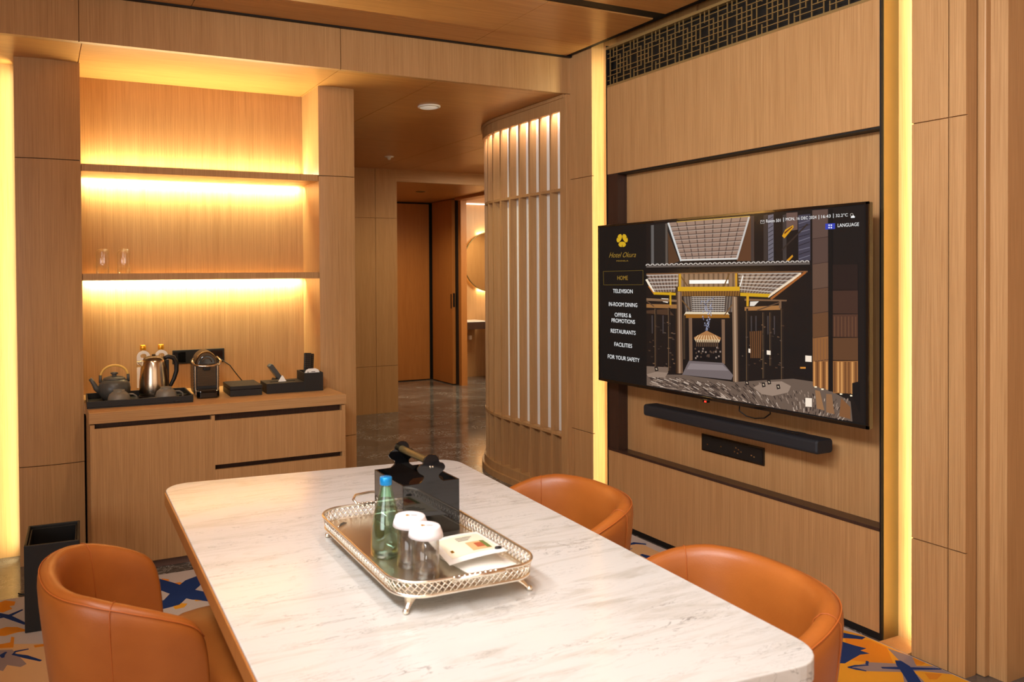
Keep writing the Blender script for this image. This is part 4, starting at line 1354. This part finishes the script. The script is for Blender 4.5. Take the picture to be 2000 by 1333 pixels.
# ---- tray on the table
t = thing('silver_tray', 'ornate silver gallery tray on four feet on the marble table', 'tray', (.845, 1.715, ZTAB), R(-1.5))
TW, TL, TR_ = .165, .275, .065
b = NB()
pl = rrect(-TW, TW, -TL, TL, TR_, 8)
prism(b, pl, .036, .040)
obj('tray_plate', b, 'silver', t)
b = NB()
def ringpts(off, z, n=12):
    return [(x, y, z) for x, y in rrect(-TW-off, TW+off, -TL-off, TL+off, TR_+off, n)]
tube(b, ringpts(.003, .038), .0042, 8, closed=True)
tube(b, ringpts(.010, .070), .0032, 8, closed=True)
obj('rail', b, 'silver', t)
b = NB()
lo = rrect(-TW-.003, TW+.003, -TL-.003, TL+.003, TR_, 24)
def resample(pts, n):
    P = [Vector(p) for p in pts]+[Vector(pts[0])]
    L = [0]
    for i in range(1, len(P)): L.append(L[-1]+(P[i]-P[i-1]).length)
    out = []
    j = 0
    for k in range(n):
        s_ = L[-1]*k/n
        while L[j+1] < s_: j += 1
        q = (s_-L[j])/max(1e-9, L[j+1]-L[j])
        out.append(P[j].lerp(P[j+1], q))
    return out
N = 112
A1 = resample(rrect(-TW-.003, TW+.003, -TL-.003, TL+.003, TR_+.003, 12), N)
A2 = resample(rrect(-TW-.010, TW+.010, -TL-.010, TL+.010, TR_+.010, 12), N)
for i in range(N):
    for dj in (2, -2):
        p, q = A1[i], A2[(i+dj) % N]
        mid = (A1[(i+dj//2) % N]+A2[(i+dj//2) % N])/2
        tube(b, [(p.x, p.y, .040), (mid.x, mid.y, .0545), (q.x, q.y, .069)], 0.0015, 4)
obj('pierced_gallery', b, 'silver', t)
for sy in (-1, 1):
    b = NB()
    y0 = sy*(TL+.012)
    tube(b, [(-.052, y0, .066), (-.058, y0+sy*.022, .078), (-.045, y0+sy*.040, .084), (0, y0+sy*.045, .086), (.045, y0+sy*.040, .084), (.058, y0+sy*.022, .078), (.052, y0, .066)], .004, 8)
    for i in range(9):
        x = -.05+.0125*i
        lathe(b, [(0, .060), (.005, .063), (.006, .068), (.004, .073), (0, .075)], 8, c=(x, y0))
    obj('handle', b, 'silver', t)
for sx in (-1, 1):
    for sy in (-1, 1):
        b = NB()
        cx_, cy_ = sx*(TW-.028), sy*(TL-.028)
        tube(b, [(cx_*.86, cy_*.9, .036), (cx_*.95, cy_*.97, .028), (cx_*1.03, cy_*1.02, .016), (cx_*1.08, cy_*1.045, .008), (cx_*1.10, cy_*1.05, .0045)], [.022, .015, .007, .005, .0045], 10, flat=.5)
        lathe(b, [(0, 0), (.006, .002), (.0075, .006), (.005, .011), (0, .012)], 10, c=(cx_*1.10, cy_*1.05))
        obj('foot', b, 'silver', t)
ZTR = ZTAB+.040

# black box with brass rod
BX0, BX1, BY0, BY1 = .830, .992, 1.772, 1.955
t = thing('tissue_box', 'glossy black box with shaped ends and brass rod on silver tray', 'box', ((BX0+BX1)/2, (BY0+BY1)/2, ZTR))
bw, bd, bh = (BX1-BX0)/2, (BY1-BY0)/2, .134
def shaped():
    half = [(bw, 0), (bw, bh), (.034, bh+.0005), (.024, bh+.008), (.022, bh+.018), (.034, bh+.026), (.040, bh+.036), (.034, bh+.046), (.024, bh+.050), (.021, bh+.060), (.014, bh+.068), (.004, bh+.071)]
    P_ = half[2:]
    sm = [half[0], half[1]]
    for i in range(len(P_)-1):
        p0, p1, p2, p3 = P_[max(i-1, 0)], P_[i], P_[i+1], P_[min(i+2, len(P_)-1)]
        for k in range(5):
            t_ = k/5
            sm.append(tuple(.5*(2*p1[c]+(p2[c]-p0[c])*t_+(2*p0[c]-5*p1[c]+4*p2[c]-p3[c])*t_*t_+(3*p1[c]-p0[c]-3*p2[c]+p3[c])*t_**3) for c in (0, 1)))
    sm.append(P_[-1])
    return sm+[(-x, z) for x, z in sm[::-1]]
for nm, ya, yb in (('end_panel', -bd, -bd+.005), ('end_panel', bd-.005, bd)):
    b = NB(); prism(b, shaped(), ya, yb, 0, 'Y'); obj(nm, b, 'black_gloss', t, .0008)
for sx in (-1, 1):
    b = NB(); box(b, *sorted((sx*bw, sx*(bw-.005))), -bd+.005, bd-.005, 0, bh); obj('side_panel', b, 'black_gloss', t, .0006)
b = NB(); box(b, -bw+.005, bw-.005, -bd+.005, bd-.005, bh-.022, bh-.018); obj('sunken_lid', b, 'black_gloss', t)
b = NB()
P = []
for yy in (-bd+.005, bd-.005):
    P.append([Vector((.0095*math.cos(2*math.pi*i/20), yy, bh+.050+.0095*math.sin(2*math.pi*i/20))) for i in range(20)])
grid_mesh(b, P, close_v=True); obj('brass_rod', b, 'brass', t)
b = NB(); lathe(b, [(0, 0), (.0025, 0), (.0025, .001), (0, .001)], 10); lathe(b, [(0, 0), (.0025, 0), (.0025, .001), (0, .001)], 10, c=(.007, 0))
o = obj('rivets', b, 'chrome', t); o.rotation_euler = (R(90), 0, 0); o.location = (-.0035, -bd-.0001, bh+.040)

# glass bottle
t = thing('glass_bottle', 'green tinted glass water bottle with blue cap on silver tray', 'bottle', (.747, 1.690, ZTR))
k = .198
b = NB()
out_ = [(0, 0), (.033, 0), (.0365, .004), (.0372, .02), (.0358, .055), (.031, .095), (.022, .130), (.0155, .153), (.0135, .165), (.013, .178)]
inn = [(.0112, .178), (.0115, .164), (.0135, .152), (.020, .128), (.029, .093), (.0338, .055), (.035, .022), (.033, .008), (0, .006)]
lathe(b, out_+inn, 40); obj('glass_body', b, 'glass_green', t)
b = NB(); lathe(b, [(0, .0063), (.0328, .0083), (.0348, .022), (.0336, .055), (.0288, .093), (.0245, .112), (0, .112)], 40); obj('water', b, 'water', t)
b = NB(); lathe(b, [(.0138, .168), (.0148, .169), (.0148, .184), (.0135, .1865), (0, .1865)], 32); obj('cap', b, 'blue_cap', t)
b = NB()
P = []
for a in range(-130, -20, 10):
    P.append([Vector((r*math.cos(R(a)), r*math.sin(R(a)), z)) for r, z in ((.0292, .045), (.0290, .06), (.0280, .075))])
grid_mesh(b, P); obj('ink_logo', b, 'clay_dark', t); 
P = None
b = NB()
P = []
for a in range(30, 110, 10):
    P.append([Vector((r*math.cos(R(a)), r*math.sin(R(a)), z)) for r, z in ((.0152, .158), (.0172, .148), (.0222, .132))])
grid_mesh(b, P); obj('neck_label', b, 'white', t)
for ch in list(t.children):
    if ch.name.startswith('ink_logo'): bpy.data.objects.remove(ch)

# two lidded tumblers
def tumbler(x, y, lab, r=.031, h=.108):
    t = thing('tumbler', lab, 'glass', (x, y, ZTR), 0, 'tumblers with paper lids on the silver tray')
    b = NB(); lathe(b, [(0, 0), (r-.002, 0), (r, .003), (r, h), (r-.0022, h), (r-.0022, .014), (r-.006, .011), (0, .010)], 40); obj('glass_body', b, 'glass', t)
    b = NB()
    n_ = 40
    prof_ = [(0, h+.009), (r*.8, h+.009), (r+.002, h+.0088), (r+.0035, h+.007), (r+.0050, h+.002), (r+.0075, h-.004), (r+.0095, h-.014), (r+.0085, h-.014), (r+.006, h-.004), (r+.0005, h+.0015), (0, h+.001)]
    lathe(b, prof_, n_); lid = obj('paper_lid', b, 'lidpaper', t)
    b = NB()
    for i in range(3):
        a = R(90+120*i)
        lathe(b, [(0, h+.0092), (.0026, h+.0092), (.0026, h+.0096), (0, h+.0096)], 10, c=(-.006+.0028*math.cos(a), .002+.0028*math.sin(a)))
    obj('lid_emblem', b, 'gold', lid)
    b = NB(); box(b, .002, .016, -.0008, .0008, h+.0092, h+.0096); o_ = obj('lid_print', b, 'steel_dark', lid); o_.rotation_euler = (0, 0, R(-30))
tumbler(.770, 1.606, 'lidded glass tumbler directly beside the green bottle', .031, .106)
tumbler(.772, 1.532, 'lidded glass tumbler nearest the front corner of silver tray', .0295, .104)

# wipe sachets: upper one with a printed card window
def sheet(b, quad, z, th, bend, nu=10, nv=10, mi=0):
    """pillow-like packet over a quad [(x,y)*4] with heights"""
    P = []
    a, c, d, e_ = [Vector(q) for q in quad]
    top, bot = [], []
    for i in range(nu+1):
        rt, rb_ = [], []
        for j in range(nv+1):
            u, v = i/nu, j/nv
            p = a.lerp(c, u).lerp(e_.lerp(d, u), v)
            puff = (math.sin(math.pi*u)**.6)*(math.sin(math.pi*v)**.6)
            h_ = z+bend(u, v)
            rt.append(Vector((p.x, p.y, h_+th*puff+.0006)))
            rb_.append(Vector((p.x, p.y, h_-.0002)))
        top.append(rt); bot.append(rb_)
    grid_mesh(b, top, mi); grid_mesh(b, bot, mi)
    bmesh.ops.remove_doubles(b, verts=b.verts, dist=.0003)
t = thing('wipe_packet', 'lower white paper packet lying on the silver tray', 'packet', (.90, 1.58, ZTR), 0, 'paper packets stacked on the silver tray')
b = NB(); sheet(b, [(-.055, .06), (.075, .08), (.092, -.075), (-.035, -.092)], .0005, .010, lambda u, v: 0); obj('packet_body', b, 'white', t)
t = thing('printed_packet', 'upper white paper packet with cream card and small food picture', 'packet', (.90, 1.60, ZTR+.013), 0, 'paper packets stacked on the silver tray')
bend = lambda u, v: .004+.016*v*u+.003*math.sin(3*u)
quad = [(-.045, .085), (.098, .095), (.070, -.092), (-.072, -.075)]
b = NB(); sheet(b, quad, .0, .004, bend); pk = obj('packet_body', b, 'white', t)
def onpk(u0, u1, v0, v1, mat, name, lift):
    b = NB()
    a, c, d, e_ = [Vector(q) for q in quad]
    P = []
    for i in range(7):
        row = []
        for j in range(7):
            u, v = u0+(u1-u0)*i/6, v0+(v1-v0)*j/6
            p = a.lerp(c, u).lerp(e_.lerp(d, u), v)
            puff = (math.sin(math.pi*u)**.6)*(math.sin(math.pi*v)**.6)
            row.append(Vector((p.x, p.y, bend(u, v)+.004*puff+.0006+lift)))
        P.append(row)
    grid_mesh(b, P); return obj(name, b, mat, pk)
M['cream_card'] = plain('cream_card', (232, 222, 196), .5)
M['pic_tan'] = plain('picture_tan', (222, 172, 120), .5)
M['pic_red'] = plain('picture_red', (176, 92, 60), .5)
M['pic_green'] = plain('picture_green', (106, 120, 60), .5)
onpk(.10, .92, .14, .86, 'cream_card', 'printed_card', .0006)
onpk(.50, .84, .48, .80, 'pic_tan', 'food_picture', .0010)
onpk(.62, .76, .55, .72, 'pic_red', 'food_picture', .0014)
onpk(.76, .84, .48, .78, 'pic_green', 'food_picture', .0014)
onpk(.16, .21, .62, .70, 'gold', 'printed_emblem', .0012)
for i, v in enumerate((.24, .30, .36)):
    onpk(.42, .74-i*.06, v, v+.018, 'steel_dark', 'printed_line', .0010)
b = NB(); lathe(b, [(0, 0), (.009, 0), (.0085, .004), (0, .005)], 16); o = obj('black_clip', b, 'black', pk); o.location = (.060, -.066, .0195); o.scale = (1, .6, 1)

# ================================================================== CHAIRS
def rim_profile():
    return None
def make_chair(loc, rz, label):
    t = thing('tub_chair', label, 'chair', loc, rz, 'tan leather tub chairs around the marble table')
    RX, RY = .272, .270
    FR = .073                      # arms reach this far forward
    def plan(s):
        # s in [-1,1]; 0 at the back
        L_arc = math.pi/2*.30
        L_st = FR+.0
        tot = L_arc+L_st
        d = abs(s)*tot
        sg = 1 if s >= 0 else -1
        if d < L_arc:
            a = d/L_arc*math.pi/2
            ca, sa = math.cos(a), math.sin(a)
            e_ = .84
            p = Vector((-RX*abs(ca)**e_, sg*RY*abs(sa)**e_, 0))
            n_ = Vector((-ca/RX, sg*sa/RY, 0)).normalized()
        else:
            k_ = (d-L_arc)
            p = Vector((k_, sg*(RY-1.2*k_*k_), 0))
            n_ = Vector((.12*k_/.1, sg, 0)).normalized()
        return p, n_, d/tot
    def top(q, x):
        # rim height: level round the back, sloping down along the arms
        xs = [-.272, -.20, -.13, -.06, 0, .03, .048, .060, .068, .073]
        zs = [.757, .754, .740, .718, .694, .677, .660, .636, .600, .53]
        return float(np.interp(x, xs, zs))
    NS = 56
    P = []
    zb = .285
    for i in range(NS+1):
        s_ = -1+2*i/NS
        s_ = math.copysign(1-(1-abs(s_))**1.25, s_)
        p, n_, q = plan(s_)
        T = top(q, p.x)
        th = .057
        row = []
        def pt(off, z, tap):
            k_ = 1-tap
            return Vector(((p.x-.02)*k_+.02-n_.x*off, p.y*k_-n_.y*off, z))
        def tap(z):
            return .20*max(0, (.757-z)/.48)**1.25
        for z in (zb, .36, .44, .52, max(T-.06, .535)):
            z = min(z, T-.024)
            row.append(pt(0, z, tap(z)))
        row.append(pt(.004, T-.016, tap(T)))
        row.append(pt(.016, T-.003, tap(T)))
        row.append(pt(th*.5, T, tap(T)))
        row.append(pt(th-.016, T-.003, tap(T)))
        row.append(pt(th-.003, T-.018, tap(T)))
        for z in (max(T-.06, .535), .52, .46, .40):
            z = min(z, T-.026)
            row.append(pt(th+.012*(T-z)/.3, z, tap(z)*.8))
        row.append(pt(.05, zb, tap(zb)))
        P.append(row)
    b = NB()
    V = grid_mesh(b, P, 0, True, close_v=True)
    b.faces.new(V[0]); b.faces.new(V[-1][::-1])
    shell = obj('tub_shell', b, 'leather', t, 0, 1)
    # stitched seam just inside the rim
    b = NB()
    pts = []
    for i in range(2, NS-1):
        v = P[i][5]
        w_ = P[i][6]
        pts.append((v*.55+w_*.45)+Vector((0, 0, .0012)))
    tube(b, pts, .0016, 5)
    obj('rim_seam', b, 'stitch', t)
    for i in (NS//2-14, NS//2+14):
        b = NB()
        tube(b, [P[i][j]*1.0+Vector((0, 0, .0006)) for j in range(0, 12)], .0011, 4)
        obj('panel_seam', b, 'stitch', t)
    # seat cushion
    b = NB()
    def seat_outline(k_, inset):
        pts_ = []
        for i in range(0, 13):
            a = R(90+180*i/12)
            pts_.append((.02+(.215-inset)*math.cos(a)*.98, (.185-inset)*math.sin(a)))
        fr = [(.085, -(.225-inset)), (.115, -(.275-inset)), (.24, -(.285-inset)), (.305-inset, -(.255-inset)), (.325-inset, -.12), (.33-inset, 0), (.325-inset, .12), (.305-inset, (.255-inset)), (.24, (.285-inset)), (.115, (.275-inset)), (.085, (.225-inset))]
        return pts_+fr
    rows = []
    for z, ins in ((.30, .03), (.31, .008), (.36, 0), (.45, 0), (.482, .008), (.496, .028), (.502, .08), (.504, .15)):
        rows.append([Vector((x, y, z)) for x, y in seat_outline(0, ins)])
    V = grid_mesh(b, rows, 0, True, close_v=True)
    b.faces.new(V[0]); b.faces.new(V[-1])
    obj('seat', b, 'leather', t, 0, 1)
    for sx, sy in ((-.15, -.16), (-.15, .16), (.20, -.19), (.20, .19)):
        b = NB(); tube(b, [(sx, sy, .30), (sx*1.15, sy*1.12, .0)], [.020, .012], 12); obj('leg', b, 'wood', t)
    return t
Z0C = .009
ch = make_chair((.256, 2.0, Z0C), R(5), 'tan leather tub chair on the left side of the marble table')
dup(ch, (1.436, 2.045, Z0C), R(180-3), 'tan leather tub chair on the right, farther one nearer the screen')
dup(ch, (1.350, 1.31, Z0C), R(180-5), 'tan leather tub chair on the right, nearer one by the table corner')

# ================================================================== LAMPS OF THE PLACE AND ADDED FILL
# niche strips: behind the upper shelf up and down, behind the lower shelf down
area('strip_upper_down', (.853, 4.590, 1.998), 1.26, 10, WARM, (0, .7, -1), .012, 150)
area('strip_upper_up', (.853, 4.600, 2.046), 1.26, 17, WARM, (0, -.65, 1), .012, 165)
area('strip_lower_down', (.853, 4.590, 1.430), 1.26, 10, WARM, (0, .7, -1), .012, 150)
# wall groove strips
area('strip_groove_near', (3.020, 1.878, 1.38), .03, 10.0, WARM, (1, .25, 0), 2.70, 110)
area('strip_groove_far', (3.045, 3.600, 1.38), .03, 6.0, WARM, (0, 1, 0), 2.70)
# left cove
area('strip_left_cove', (-.108, 4.43, 1.28), .03, 10.0, WARM, (-1, .2, 0), 2.5)
# hallway
spot('hall_downlight', (2.354, 4.576, 2.54), 50, (1, .88, .62), (2.5, 5.0, 0), 120, .9, .05)
spot('hall_downlight_deep', (2.9, 6.3, 2.52), 26, (1, .84, .54), (3.2, 6.9, 0), 130, .9, .05)
spot('corridor_spot', (4.15, 8.3, 2.42), 80, (1, .84, .52), (4.3, 8.9, 0), 130, .9, .05)
area('bathroom_light', (6.2, 8.3, 2.40), 1.2, 100, (1, .9, .66), (0, .3, -1), 1.0)
area('hall_fill', (4.6, 6.5, 2.53), 0.8, 28, (1, .84, .58), (0, 0, -1), .8)  # added fill without a fixture, lifts the hallway

# rest of the room behind the camera
b = NB(); box(b, -3.3, -3.2, -3.2, 4.6, 0, ZC+.1)
struct(obj('wall_left', b, 'wood'))
b = NB(); box(b, -3.3, 3.4, -3.3, -3.2, 0, ZC+.1)
struct(obj('wall_front', b, 'wood'))
